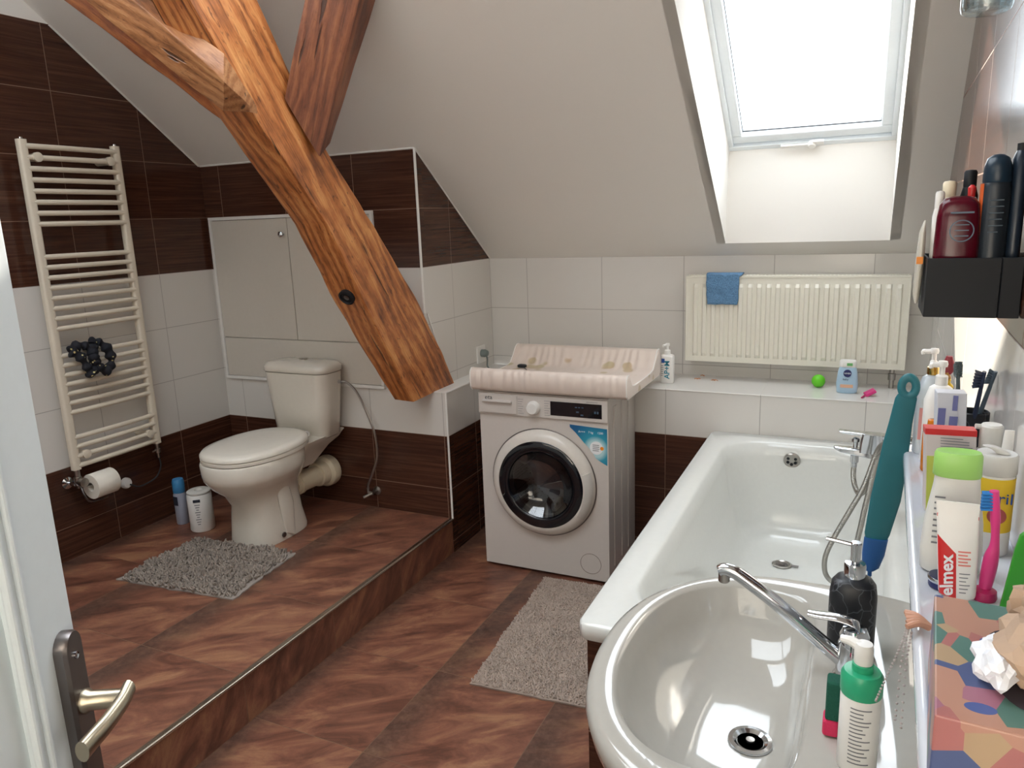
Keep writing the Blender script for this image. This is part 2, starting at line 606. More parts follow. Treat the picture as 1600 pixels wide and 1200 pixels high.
# left wall: tiled part, plaster above
bm = NB()
zt = Z2 + 4 * H
yt = (Z2 - zt) / SL
prism(bm, [(-4.05, -0.08), (YT, -0.08), (YT, slope_z(YT)), (yt, zt), (-4.05, zt)], 'x', XL - 0.1, XL)
struct('wall_left', bm, 'tile_y')
bm = NB()
prism(bm, [(-4.05, zt), (yt, zt), (YC, ZT), (-4.05, ZT)], 'x', XL - 0.1, XL)
struct('wall_left_upper', bm, 'plaster')
# boxed-out wall behind the toilet: front face + side face (two tiled slabs)
ztp = slope_z(YT)
bm = NB()
quadf = [(XL, -0.08), (XU, -0.08), (XU, ztp), (XL, ztp)]
prism(bm, quadf, 'y', YT, YT + 0.05)
struct('wall_toilet', bm, 'tile_x2')
bm = NB()
prism(bm, [(YT + 0.05, ZL - 0.02), (0, ZL - 0.02), (0, Z2), (YT + 0.05, slope_z(YT + 0.05))], 'x', XU - 0.05, XU)
struct('wall_side', bm, 'tile_y2')
# low tiled box beside the washing machine: front and side
struct('wall_low', B(XU, 0.0 - 0.0, YT, YT + 0.05, -0.08, ZL - 0.004), 'tile_x2')
struct('wall_low_side', B(-0.05, 0.0, YT + 0.05, YF + 0.3, -0.08, ZL - 0.004), 'tile_y2')
struct('ledge_side', B(XU, 0.003, YT - 0.003, YF + 0.34, ZL - 0.004, ZL), 'white_paint')
# back wall + ledge along it
struct('wall_back', B(XU - 0.05, 2.1, 0, 0.1, -0.08, Z2), 'tile_x')
struct('wall_ledge_front', B(0.0, wall_x(YF), YF, YF + 0.04, -0.08, ZL - 0.006), 'tile_x')
o = struct('ledge_back', B(0.003, wall_x(YF) - 0.001, YF - 0.005, 0, ZL - 0.006, ZL), 'tile_x', True)
bev(o, 0.003, 3)
# right wall (runs slightly askew)
bm = NB()
y1 = -4.05
top = [(0.0, Z2), (YC, ZT), (y1, ZT)]
pol = [(y1, -0.08), (0.0, -0.08)] + top
loft(bm, [[Vector((wall_x(y), y, z)) for y, z in pol], [Vector((wall_x(y) + 0.1, y, z)) for y, z in pol]])
struct('wall_right', bm, 'tile_y3')
# front wall behind the camera, with a doorway and a window
bm = NB()
YW = -3.84
for (xa, xb, za, zb) in [(XL, 0.44, -0.08, ZT), (0.44, 1.34, 2.04, ZT), (1.34, 2.1, -0.08, ZT)]:
    box(bm, xa, xb, YW - 0.1, YW, za, zb)
struct('wall_front', bm, 'plaster')
bm = NB()
box(bm, 0.3, 1.5, -5.1, -5.0, -0.08, 2.5); box(bm, 0.2, 0.3, -5.1, YW - 0.1, -0.08, 2.5); box(bm, 1.5, 1.6, -5.1, YW - 0.1, -0.08, 2.5)
box(bm, 0.2, 1.6, -5.1, YW - 0.1, 2.4, 2.5); box(bm, 0.2, 1.6, -5.1, -4.05, -0.1, -0.002)
struct('wall_hall', bm, 'plaster')
# ceiling: slope with the skylight opening, flat part above
def slab(bm, x0, x1, ya, yb, th=0.1):
    """piece of the slope between y=ya (low) and y=yb (high)"""
    n = Vector((0, SL, 1)).normalized() * th
    a = [Vector((x0, ya, slope_z(ya))), Vector((x1, ya, slope_z(ya))), Vector((x1, yb, slope_z(yb))), Vector((x0, yb, slope_z(yb)))]
    loft(bm, [a, [p + n for p in a]])


WX0, WX1, WYB, WYT = 1.152, 1.824, -0.077, -1.41
cl = NB()
slab(cl, XL - 0.1, 0.03, 0.06, YC)
slab(cl, 0.03, 1.09, 0.06, -1.42)
slab(cl, 0.03, 1.09, -2.06, YC)
slab(cl, 1.09, WX0, 0.06, YC)
slab(cl, WX1, 2.12, 0.06, YC)
slab(cl, WX0, WX1, 0.06, WYB)
slab(cl, WX0, WX1, WYT, YC)
for (xa, xb, ya, yb) in ((XL - 0.1, -1.1, -4.15, YC), (1.4, 2.12, -4.15, YC), (-1.1, 1.4, -4.15, -3.01), (-1.1, 1.4, -2.13, YC)):
    box(cl, xa, xb, ya, yb, ZT, ZT + 0.1)
struct('ceiling', cl, 'plaster')
# reveal lining of the skylight
fb = Vector((0, -0.040, 1.838)); ft = Vector((0, -0.834, 2.436))     # frame plane bottom / top
ib = Vector((0, WYB, slope_z(WYB))); it_ = Vector((0, WYT, slope_z(WYT)))
rv = NB()


def thick(bm, pts, n):
    n = Vector(n)
    loft(bm, [[Vector(p) for p in pts], [Vector(p) + n for p in pts]])


X = Vector((1, 0, 0))
for xx, s in ((WX0, -1), (WX1, 1)):
    xi = xx - 0.0015 * s
    thick(rv, [ib + X * xi, fb + X * xi, ft + X * xi, it_ + X * xi], (0.04 * s, 0, 0))
db = Vector((0, -0.0015, 0)); uf = Vector((0, 0, 0.03))
thick(rv, [ib + db + X * WX0, ib + db + X * WX1, fb + db + X * WX1, fb + db + X * WX0], (0, 0.04, 0))
thick(rv, [fb + db + X * WX0, fb + db + X * WX1, fb + db + uf + Vector((0, 0.06, 0)) + X * WX1, fb + db + uf + Vector((0, 0.06, 0)) + X * WX0], (0, 0.12, 0))
thick(rv, [it_ + X * WX0, it_ + X * WX1, ft + X * WX1, ft + X * WX0], (0, 0, 0.04))
struct('trim_2', rv, 'plaster')

# the skylight
win = T('window_1', None, None, (1.488, -0.04, 1.838), kind='structure')
dS = (ft - fb).normalized(); LS = (ft - fb).length; nS = Vector((0, SL, 1)).normalized()


def bar(bm, x0, x1, s0, s1, d0, d1):
    """bar in the window plane: s along the slope, d depth (+ = outwards)"""
    c = fb + X * ((x0 + x1) / 2) + dS * ((s0 + s1) / 2) + nS * ((d0 + d1) / 2)
    obox(bm, c, X * ((x1 - x0) / 2), dS * ((s1 - s0) / 2), nS * ((d1 - d0) / 2))


def frame(x0, x1, s0, s1, w, d0, d1):
    bm = NB()
    bar(bm, x0, x1, s0, s0 + w, d0, d1); bar(bm, x0, x1, s1 - w, s1, d0, d1)
    bar(bm, x0, x0 + w, s0 + w, s1 - w, d0, d1); bar(bm, x1 - w, x1, s0 + w, s1 - w, d0, d1)
    return bm


bev(ob('outer_frame', frame(WX0 - 0.01, WX1 + 0.01, -0.008, LS, 0.032, 0.0, 0.10), 'window_pvc', win, False), 0.003, 2)
bev(ob('sash', frame(WX0 + 0.018, WX1 - 0.018, 0.030, LS - 0.03, 0.044, 0.012, 0.075), 'window_pvc', win, False), 0.006, 3)
g_ = NB(); bar(g_, WX0 + 0.055, WX1 - 0.055, 0.07, LS - 0.07, 0.045, 0.049)
ob('glass', g_, 'pane', win, False)
g_ = NB()
for a in ((WX0 + 0.060, WX1 - 0.060, 0.071, 0.075), (WX0 + 0.060, WX0 + 0.064, 0.071, LS - 0.07), (WX1 - 0.064, WX1 - 0.060, 0.071, LS - 0.07)):
    bar(g_, *a, 0.038, 0.045)
ob('glazing_seal', g_, 'rubber', win, False)
h = NB()
hc = fb + X * 1.50 + dS * 0.022 - nS * 0.012
obox(h, hc + X * -0.065, X * 0.06, dS * 0.006, nS * 0.005)
lathe(h, [(0.0, -0.012), (0.016, -0.010), (0.018, 0.0), (0.014, 0.012)], hc, 20, tuple(-nS))
obox(h, hc + X * 0.025 + dS * 0.012, X * 0.022, dS * 0.010, nS * 0.006)
ob('window_handle', h, 'white_plastic', win)

w3 = T('added_skylight_slope', None, None, (0.56, -1.775, 2.71), kind='structure')  # added skylight above the view, lets in fill light for the toilet side
wf = NB(); wp = NB()
o3 = Vector((0, -1.42, slope_z(-1.42)))
L3 = 0.64 / 0.7988
for (xa, xb, sa, sb) in ((0.03, 0.075, 0, L3), (1.045, 1.09, 0, L3), (0.075, 1.045, 0, 0.045), (0.075, 1.045, L3 - 0.045, L3)):
    obox(wf, o3 + X * ((xa + xb) / 2) + dS * ((sa + sb) / 2) + nS * 0.05, X * ((xb - xa) / 2), dS * ((sb - sa) / 2), nS * 0.035)
ob('added_skylight_frame', wf, 'window_pvc', w3, False)
obox(wp, o3 + X * 0.56 + dS * (L3 / 2) + nS * 0.05, X * 0.485, dS * (L3 / 2 - 0.045), nS * 0.002)
ob('added_skylight_pane', wp, 'pane', w3, False)

w4 = T('added_skylight_flat', None, None, (0.15, -2.57, ZT), kind='structure')  # second added skylight, unseen in the flat ceiling, brightens the left of the room
wf = NB()
for (xa, xb, ya, yb) in ((-1.1, -1.06, -3.01, -2.13), (1.36, 1.4, -3.01, -2.13), (-1.06, 1.36, -3.01, -2.97), (-1.06, 1.36, -2.17, -2.13), (0.13, 0.17, -2.97, -2.17)):
    box(wf, xa, xb, ya, yb, ZT + 0.02, ZT + 0.09)
ob('added_skylight_frame', wf, 'window_pvc', w4, False)
ob('added_skylight_pane', B(-1.06, 1.36, -2.97, -2.17, ZT + 0.05, ZT + 0.054), 'pane', w4, False)

# edge trims on the tiled box
def trimline(name, a, b, r=0.006):
    bm = NB(); tube(bm, [a, b], r, 8)
    return struct(name, bm, 'white_paint', True)


trimline('trim_3', (XU + 0.001, YT - 0.001, 1.17), (XU + 0.001, YT - 0.001, ztp))
trimline('trim_4', (XU + 0.002, YT, ztp), (XU + 0.002, 0, Z2), 0.004)
trimline('trim_5', (0.001, YT - 0.001, HP), (0.001, YT - 0.001, ZL), 0.005)
trimline('trim_6', (0.001, YT, ZL - 0.003), (0.001, YF + 0.01, ZL - 0.003), 0.005)
trimline('trim_7', (XU + 0.004, -0.672, 1.165), (XU + 0.004, -0.50, ZL + 0.004), 0.004)
trimline('trim_8', (XL + 0.001, YT - 0.01, ztp), (XL + 0.001, yt, zt), 0.005)
trimline('trim_9', (XL, YT - 0.001, ztp), (XU, YT - 0.001, ztp), 0.005)

# ================================================================== TIMBERS
def timber(name, label, secs, mat, loc, amp=0.006, cat='beam', sub=7):
    """secs: list of 4-corner sections along the length; hewn surface, worn edges"""
    rings = []
    k = sub
    for i in range(len(secs) - 1):
        for j in range(k if i < len(secs) - 2 else k + 1):
            t = j / k
            rings.append([Vector(a).lerp(Vector(b), t) for a, b in zip(secs[i], secs[i + 1])])
    out = []
    for q in rings:
        c = sum(q, Vector()) / 4
        r = []
        for a in range(4):
            p, pn, pp = q[a], q[(a + 1) % 4], q[a - 1]
            e = 0.05
            for f in (0, 1, 2):
                if f == 0: w = p.lerp(pp, e)
                elif f == 1: w = p.lerp(c, 0.022)
                else: w = p.lerp(pn, e)
                r.append(w)
            r.append(p.lerp(pn, 0.37)); r.append(p.lerp(pn, 0.63))
        o2 = []
        for w in r:
            nv = noise.noise_vector(w * 5.5) * amp + noise.noise_vector(w * 21) * amp * 0.45
            o2.append(w + nv)
        out.append(o2)
    bm = NB(); loft(bm, out)
    o = ob(name, bm, mat, None, True, 0.5, loc=loc)
    return setp(o, label, cat)


def strut_sec(yf, zf, yb, zb, xr=-0.06, b=0.15):
    return [(xr, yf, zf), (xr, yb, zb), (xr - b, yb, zb), (xr - b, yf, zf)]


# the long diagonal strut
timber('timber_strut', 'long knotty brown timber strut running diagonally down to the ledge beside the toilet', [
    strut_sec(-0.868, 0.795, -0.495, 0.803, -0.062, 0.11),
    strut_sec(-0.99, 0.98, -0.605, 0.98, -0.06, 0.13),
    strut_sec(-1.18, 1.27, -0.80, 1.255, -0.06, 0.15),
    strut_sec(-1.37, 1.588, -1.08, 1.57),
    strut_sec(-1.69, 1.935, -1.36, 1.87),
    strut_sec(-1.90, 2.23, -1.62, 2.29),
    strut_sec(-2.21, 2.64, -1.96, 2.74)], 'wood', (-0.13, -0.7, 0.80), 0.005)
# dark knot hole with a peg
pk = T('timber_peg', 'dark round peg sunk in the shaded face of the diagonal strut', 'peg', (-0.14, -1.16, 1.29))
sd = Vector((0, -0.83, -0.55)).normalized()
bm = NB(); lathe(bm, [(0.0, -0.03), (0.030, -0.03), (0.034, 0.006), (0.026, 0.008), (0.024, 0.002), (0, 0.0)], (-0.125, -1.207, 1.297), 18, tuple(sd))
ob('peg_ring', bm, 'black', pk)
bm = NB(); lathe(bm, [(0.0, -0.01), (0.013, -0.01), (0.012, 0.003), (0, 0.005)], (-0.125, -1.207, 1.297), 14, tuple(sd))
ob('peg_end', bm, 'dark_metal', pk)
# right brace, a post leaning right off the strut
def ext(a, b, t):
    a, b = Vector(a), Vector(b)
    return tuple(a + (b - a) * t)


pl0, pr0, pb0, pk0 = (-0.055, -1.545, 2.00), (-0.035, -1.415, 1.815), (-0.045, -1.33, 1.87), (-0.07, -1.42, 2.06)
pl1, pr1, pb1, pk1 = (0.035, -1.505, 2.302), (0.185, -1.40, 2.312), (0.175, -1.30, 2.325), (0.03, -1.40, 2.335)
timber('timber_post', 'dark reddish timber brace leaning right, its pointed foot on the diagonal strut', [
    [pl0, pr0, pb0, pk0], [pl1, pr1, pb1, pk1], [ext(pl0, pl1, 1.9), ext(pr0, pr1, 1.65), ext(pb0, pb1, 1.7), ext(pk0, pk1, 2.0)]], 'wood_post', (0, -1.45, 1.9), 0.003)
# left brace in front
def xz_sec(x, zl, zu, y0, y1):
    return [(x, y0, zl), (x, y0, zu), (x, y1, zu), (x, y1, zl)]


timber('timber_brace', 'light orange timber brace with a blunt sawn end, rising left off the strut', [
    [(-0.035, -1.730, 1.933), (-0.030, -1.735, 1.950), (-0.036, -1.695, 1.956), (-0.040, -1.69, 1.933)],
    [(-0.085, -1.790, 1.930), (-0.013, -1.850, 2.004), (-0.024, -1.830, 2.088), (-0.09, -1.70, 1.97)],
    [(-0.280, -1.860, 2.105), (-0.237, -1.880, 2.207), (-0.285, -1.830, 2.265), (-0.32, -1.75, 2.13)],
    [(-0.775, -1.96, 2.53), (-0.73, -1.98, 2.63), (-0.78, -1.93, 2.69), (-0.81, -1.85, 2.56)]], 'wood_brace', (-0.3, -1.66, 2.0), 0.006)
timber('timber_board', 'wide dark red timber behind the light orange brace, ending at the diagonal strut', [
    [(-0.20, -1.59, 1.88), (-0.20, -1.59, 2.24), (-0.20, -1.50, 2.26), (-0.20, -1.50, 1.88)],
    [(-0.298, -1.59, 1.944), (-0.298, -1.59, 2.30), (-0.298, -1.50, 2.30), (-0.298, -1.50, 1.944)],
    [(-0.62, -1.59, 2.165), (-0.62, -1.59, 2.50), (-0.62, -1.50, 2.50), (-0.62, -1.50, 2.165)],
    [(-1.02, -1.59, 2.435), (-1.02, -1.59, 2.57), (-1.02, -1.50, 2.50), (-1.02, -1.50, 2.435)]], 'wood_back', (-0.6, -1.55, 2.2), 0.004)

# ================================================================== ACCESS PANEL on the toilet wall
ap = T('access_panel', 'large white access panel with a small knob on the wall above the toilet', 'panel', (-0.83, YT, 0.80))
PNL = M('panel_white', (204, 198, 188), 0.35)
px0, px1, pz0, pz1 = -1.350, -0.330, 0.797, 1.640
fr = NB(); y0 = YT - 0.012
for a in ((px0, px1, pz0, pz0 + 0.016), (px0, px1, pz1 - 0.016, pz1), (px0, px0 + 0.016, pz0 + 0.016, pz1 - 0.016), (px1 - 0.016, px1, pz0 + 0.016, pz1 - 0.016)):
    box(fr, a[0], a[1], y0 - 0.004, YT, a[2], a[3])
bev(ob('panel_frame', fr, 'white_paint', ap, False), 0.002, 2)
for (a, b, c, d) in ((px0 + 0.018, -0.838, 1.022, pz1 - 0.018), (-0.834, px1 - 0.018, 1.022, pz1 - 0.018)):
    bev(ob('panel_door', B(a, b, y0, YT, c, d), PNL, ap, False), 0.0015, 2)
bev(ob('base_panel', B(px0 + 0.018, px1 - 0.018, y0, YT, pz0 + 0.018, 1.018), PNL, ap, False), 0.0015, 2)
kb = NB(); lathe(kb, [(0.006, 0), (0.006, 0.012), (0.013, 0.018), (0.014, 0.026), (0.006, 0.031), (0, 0.032)], (-0.862, y0, 1.545), 20, (0, -1, 0))
ob('knob', kb, 'chrome', ap, label='small chrome knob')

# ================================================================== TOWEL RADIATOR
tr_ = T('towel_radiator', 'tall cream ladder towel radiator on the brown and white tiled left wall', 'radiator', (XL + 0.08, -1.43, 0.585))
for y in (-1.640, -1.225):
    bm = NB()
    loft(bm, [[Vector((XL + 0.065 + p.x, y + p.y, z)) for p in rrect(0, 0, 0.016, 0.018, 0.010, 0, 4)] for z in (0.585, 1.955)])
    ob('upright', bm, 'towelrad', tr_)
zs = [1.93 - 0.0435 * i for i in range(8)] + [1.494 - 0.0425 * i for i in range(8)] + [1.082 - 0.041 * i for i in range(7)] + [0.726 - 0.0415 * i for i in range(4)]
for z in zs:
    bm = NB(); tube(bm, [(XL + 0.072, -1.635, z), (XL + 0.078, -1.43, z), (XL + 0.072, -1.23, z)], 0.0108, 12, 3)
    ob('rung', bm, 'towelrad', tr_)
for y, z in ((-1.595, 1.888), (-1.27, 1.888), (-1.595, 0.645), (-1.27, 0.645)):
    bm = NB(); lathe(bm, [(0.016, 0), (0.016, 0.07), (0.019, 0.075), (0.019, 0.09), (0, 0.093)], (XL, y, z), 20, (1, 0, 0))
    ob('wall_bracket', bm, 'towelrad', tr_)
for y in (-1.640, -1.225):
    bm = NB(); lathe(bm, [(0.007, 0), (0.007, 0.008), (0, 0.010)], (XL + 0.065, y, 1.955), 12)
    ob('vent_cap', bm, 'chrome', tr_)
bm = NB()
lathe(bm, [(0.012, 0), (0.012, -0.035), (0.016, -0.036), (0.016, -0.055), (0.011, -0.057), (0.011, -0.085)], (XL + 0.065, -1.640, 0.587), 16)
lathe(bm, [(0.014, 0), (0.014, 0.02), (0.02, 0.022), (0.02, 0.042), (0.0, 0.045)], (XL + 0.065, -1.640, 0.53), 16, (1, 0, 0))
ob('valve', bm, 'steel', tr_, label='metal valve under the left upright')
bm = NB()
lathe(bm, [(0.010, 0), (0.010, -0.028), (0.013, -0.03), (0.013, -0.05), (0.007, -0.053), (0.007, -0.075)], (XL + 0.065, -1.225, 0.587), 16)
tube(bm, [(XL + 0.065, -1.225, 0.555), (XL + 0.065, -1.255, 0.548)], 0.004, 8)
ob('heater_end', bm, 'steel', tr_, label='metal fitting under the right upright')
# cable and wall outlet
hc_ = T('heater_cable', 'thin dark cable looping from the towel radiator to a white wall plug', 'cable', (XL, -1.36, 0.42))
bm = NB(); tube(bm, [(XL + 0.065, -1.225, 0.515), (XL + 0.07, -1.225, 0.47), (XL + 0.06, -1.25, 0.42), (XL + 0.045, -1.30, 0.40), (XL + 0.04, -1.34, 0.40), (XL + 0.03, -1.372, 0.42)], 0.0035, 8, 6)
ob('cord', bm, 'rubber', hc_)
bm = NB(); lathe(bm, [(0.026, 0.0), (0.026, 0.012), (0.02, 0.022), (0.008, 0.025), (0.0, 0.025)], (XL, -1.375, 0.425), 24, (1, 0, 0))
ob('wall_plug', bm, 'white_plastic', hc_, label='round white wall plug')
# toilet roll and its holder
rh = T('roll_holder', 'chrome toilet roll holder under the towel radiator', 'roll holder', (XL, -1.60, 0.50))
bm = NB()
lathe(bm, [(0.026, 0), (0.026, 0.006), (0.009, 0.012), (0.009, 0.06)], (XL, -1.65, 0.52), 20, (1, 0, 0))
tube(bm, [(XL + 0.06, -1.65, 0.52), (XL + 0.085, -1.65, 0.515), (XL + 0.09, -1.63, 0.51), (XL + 0.09, -1.49, 0.51)], 0.006, 10, 5)
ob('arm', bm, 'chrome', rh)
bm = NB()
tube(bm, [(XL + 0.09, -1.65, 0.515), (XL + 0.11, -1.65, 0.47), (XL + 0.10, -1.62, 0.435), (XL + 0.10, -1.54, 0.43)], 0.004, 8, 5)
ob('brake_wire', bm, 'dark_metal', rh)
bm = NB()
lathe(bm, [(0.020, 0), (0.055, 0), (0.056, 0.002), (0.056, 0.105), (0.055, 0.107), (0.020, 0.107), (0.020, 0)], (XL + 0.100, -1.612, 0.500), 40, (0, 1, 0), False, False)
o = ob('toilet_roll', bm, M('toilet_paper', (226, 220, 208), 0.9, bump=0.2, bscale=30), None, loc=(XL + 0.10, -1.56, 0.500))
setp(o, 'white toilet paper roll hanging under the towel radiator', 'toilet roll')

# dark patterned hair band draped on the rungs
rg = random.Random(4)
hb = T('hair_band', 'black patterned fabric hair band hanging on a towel radiator rung', 'hair band', (XL + 0.095, -1.52, 1.07))
g = NG('black_dotted_cloth')
vo = g.n('ShaderNodeTexVoronoi', feature='F1'); tc = g.n('ShaderNodeTexCoord')
g.t.links.new(tc.outputs['Object'], vo.inputs['Vector']); vo.inputs['Scale'].default_value = 42
dt = g.math('SUBTRACT', 1.0, g.smooth(vo.outputs['Distance'], 0.16, 0.22))
g.put(g.b.inputs['Base Color'], g.mix(dt, lin((16, 18, 28)), lin((206, 190, 130))))
g.b.inputs['Roughness'].default_value = 0.8
MT['dots'] = g.m
for k, pts in enumerate([
        [(0.0, -1.60, 1.10), (0.015, -1.57, 1.07), (0.02, -1.55, 1.02), (0.02, -1.535, 0.995), (0.02, -1.515, 1.02), (0.015, -1.51, 1.07), (0.0, -1.53, 1.11), (-0.005, -1.57, 1.115)],
        [(0.0, -1.50, 1.11), (0.02, -1.515, 1.06), (0.025, -1.495, 1.01), (0.025, -1.46, 0.995), (0.02, -1.435, 1.03), (0.015, -1.44, 1.08), (0.0, -1.465, 1.115), (-0.005, -1.49, 1.12)]]):
    bm = NB()
    P = catmull([(XL + 0.097 + a, b, c) for a, b, c in pts + pts[:1]], 8)
    tube(bm, P, lambda t: 0.019 + 0.005 * math.sin(t * 60) + 0.003 * math.sin(t * 23), 12)
    ob('band_loop', bm, 'dots', hb)

# ================================================================== TOILET
to = T('toilet', 'white ceramic toilet with closed lid on the tiled platform', 'toilet', (-0.73, -1.1, HP))
cx = -0.728
bm = NB()
rings = []
for z, cy, rx, ry, n in [(0.0, -1.143, 0.122, 0.175, 3.2), (0.02, -1.143, 0.124, 0.176, 3.2), (0.10, -1.150, 0.112, 0.170, 3.0), (0.19, -1.150, 0.106, 0.165, 2.8), (0.25, -1.165, 0.118, 0.19, 2.6),
                         (0.29, -1.180, 0.155, 0.222, 2.4), (0.325, -1.190, 0.176, 0.238, 2.3), (0.335, -1.191, 0.181, 0.243, 2.3), (0.352, -1.192, 0.184, 0.245, 2.3), (0.405, -1.194, 0.188, 0.246, 2.3), (0.412, -1.194, 0.184, 0.242, 2.3)]:
    rings.append(se_ring(cx, cy, HP + z, rx, ry, n, 48))
rings.append(se_ring(cx, -1.194, HP + 0.412, 0.12, 0.18, 2.2, 48))
loft(bm, rings)
ob('bowl', bm, 'ceramic', to, True, 1.0)
bm = NB()
loft(bm, [rrect(cx, -0.96, 0.07, 0.10, 0.03, HP + 0.27), rrect(cx, -0.90, 0.10, 0.14, 0.04, HP + 0.345), rrect(cx, -0.87, 0.13, 0.155, 0.04, HP + 0.378), rrect(cx, -0.86, 0.145, 0.165, 0.04, HP + 0.408)])
ob('rear_shelf', bm, 'ceramic', to, True, 1.0)
bm = NB(); loft(bm, [se_ring(cx + 0.128, -1.13, HP + z, r, r * 1.6, 2, 20) for z, r in ((0.012, 0.005),)] + [se_ring(cx + 0.118, -1.14, HP + 0.03, 0.016, 0.03, 2, 20), se_ring(cx + 0.113, -1.14, HP + 0.16, 0.012, 0.045, 2, 20), se_ring(cx + 0.108, -1.15, HP + 0.25, 0.008, 0.04, 2, 20)])
ob('foot_flute', bm, 'ceramic', to)
bm = NB(); lathe(bm, [(0.012, 0), (0.012, 0.006), (0, 0.009)], (cx + 0.124, -1.19, HP + 0.03), 14, (1, 0, 0))
ob('bolt_cap', bm, 'dark_metal', to)
SEAT = M('toilet_seat', (220, 214, 202), 0.16, coat=0.3)
bm = NB(); loft(bm, [se_ring(cx, -1.175, HP + z, rx, ry, 2.25, 48) for z, rx, ry in ((0.414, 0.186, 0.250), (0.416, 0.193, 0.257), (0.428, 0.194, 0.258), (0.431, 0.190, 0.254))])
ob('seat', bm, SEAT, to, True, 1.0)
bm = NB(); loft(bm, [se_ring(cx, -1.175, HP + z, rx, ry, 2.25, 48) for z, rx, ry in ((0.433, 0.188, 0.252), (0.435, 0.194, 0.259), (0.447, 0.194, 0.259), (0.456, 0.186, 0.25), (0.461, 0.160, 0.225), (0.464, 0.09, 0.15))])
ob('lid', bm, SEAT, to, True, 1.0)
for s in (-0.07, 0.07):
    bm = NB(); tube(bm, [(cx + s - 0.02, -0.925, HP + 0.432), (cx + s + 0.02, -0.925, HP + 0.432)], 0.013, 14)
    ob('hinge', bm, 'white_plastic', to)
bm = NB()
tk = -0.735
loft(bm, [rrect(tk, -0.806, hx, hy, r, HP + z, 8) for z, hx, hy, r in ((0.392, 0.145, 0.06, 0.03), (0.402, 0.158, 0.073, 0.045), (0.55, 0.176, 0.082, 0.055), (0.715, 0.193, 0.09, 0.06))])
ob('cistern', bm, 'ceramic', to, True, 1.0)
bm = NB()
loft(bm, [rrect(tk, -0.806, hx, hy, r, HP + z, 8) for z, hx, hy, r in ((0.718, 0.194, 0.091, 0.06), (0.722, 0.198, 0.094, 0.062), (0.745, 0.197, 0.093, 0.062), (0.762, 0.18, 0.08, 0.06), (0.768, 0.12, 0.05, 0.04))])
ob('cistern_lid', bm, 'ceramic', to, True, 1.0)
bm = NB(); lathe(bm, [(0.022, 0), (0.022, 0.004), (0.018, 0.006), (0, 0.006)], (tk, -0.795, HP + 0.767), 24)
ob('flush_button', bm, 'steel', to)
PIPE = M('waste_pipe_plastic', (218, 206, 180), 0.35)
bm = NB()
lathe(bm, [(0.052, 0), (0.052, 0.03), (0.056, 0.032), (0.056, 0.05), (0.050, 0.052), (0.050, 0.17), (0.060, 0.172), (0.064, 0.19), (0.064, 0.215), (0.078, 0.23), (0.080, 0.262), (0.076, 0.275)], (cx + 0.0, -0.975, HP + 0.175), 32, (0.06, 1, 0))
ob('waste_pipe', bm, PIPE, to, True, 0.5, label='cream plastic waste pipe into the wall')
# supply hose
sh = T('supply_hose', 'braided steel water hose looping from the cistern to a wall valve', 'hose', (-0.43, YT, 0.27))
bm = NB(); tube(bm, [(-0.545, -0.775, 0.838), (-0.51, -0.765, 0.835), (-0.46, -0.76, 0.79), (-0.42, -0.75, 0.70), (-0.385, -0.74, 0.58), (-0.385, -0.735, 0.46), (-0.42, -0.735, 0.37), (-0.45, -0.735, 0.31), (-0.455, -0.735, 0.275)], 0.006, 10, 8)
ob('hose', bm, 'steel', sh)
bm = NB()
lathe(bm, [(0.022, 0), (0.022, 0.004), (0.010, 0.008), (0.010, 0.05)], (-0.43, YT, 0.265), 18, (0, -1, 0))
tube(bm, [(-0.43, YT - 0.04, 0.265), (-0.455, YT - 0.042, 0.268), (-0.455, YT - 0.042, 0.29)], 0.008, 10)
tube(bm, [(-0.43, YT - 0.05, 0.265), (-0.455, YT - 0.085, 0.255)], 0.007, 10)
ob('angle_valve', bm, 'steel', sh)
bm = NB(); lathe(bm, [(0.009, 0), (0.010, 0.02), (0.008, 0.03)], (-0.56, -0.775, 0.838), 12, (1, 0, 0))
ob('hose_nut', bm, 'chrome', sh)

# cans behind the toilet
c = (-1.235, -1.20, HP)
a = T('spray_can', 'tall slim air freshener can with a blue top behind the toilet', 'spray can', c)
bm = NB(); lathe(bm, [(0.027, 0.0), (0.029, 0.004), (0.029, 0.15), (0.026, 0.16)], c, 28); ob('can', bm, M('pale_grey_can', (150, 154, 168), 0.3), a)
bm = NB(); lathe(bm, [(0.026, 0.160), (0.028, 0.163), (0.028, 0.215), (0.024, 0.228), (0.0, 0.230)], c, 28); ob('cap', bm, M('sky_blue_cap', (62, 128, 176), 0.35), a)
bm = NB(); box(bm, c[0] - 0.012, c[0] + 0.016, c[1] - 0.0297, c[1] - 0.0285, HP + 0.10, HP + 0.145); ob('emblem', bm, 'dark_ink', a)
c = (-1.085, -1.215, HP)
a = T('wipes_tub', 'white round tub of wipes with dark print standing behind the toilet', 'tub', c)
bm = NB(); lathe(bm, [(0.053, 0.0), (0.056, 0.005), (0.056, 0.175), (0.052, 0.182)], c, 36); ob('tub', bm, 'white_plastic', a)
bm = NB(); lathe(bm, [(0.052, 0.182), (0.054, 0.185), (0.054, 0.192), (0.046, 0.197), (0.02, 0.197), (0.018, 0.188), (0, 0.188)], c, 36); ob('lid', bm, M('tub_lid', (206, 204, 198), 0.4), a)
nv = Vector((0.62, -0.78, 0)); xv = Vector((0.78, 0.62, 0))
bm = NB(); obox(bm, Vector(c) + nv * 0.0565 - xv * 0.004 + Vector((0, 0, 0.158)), xv * 0.016, nv * 0.0006, Vector((0, 0, 0.007))); ob('printed_badge', bm, 'dark_ink', a)
bm = NB()
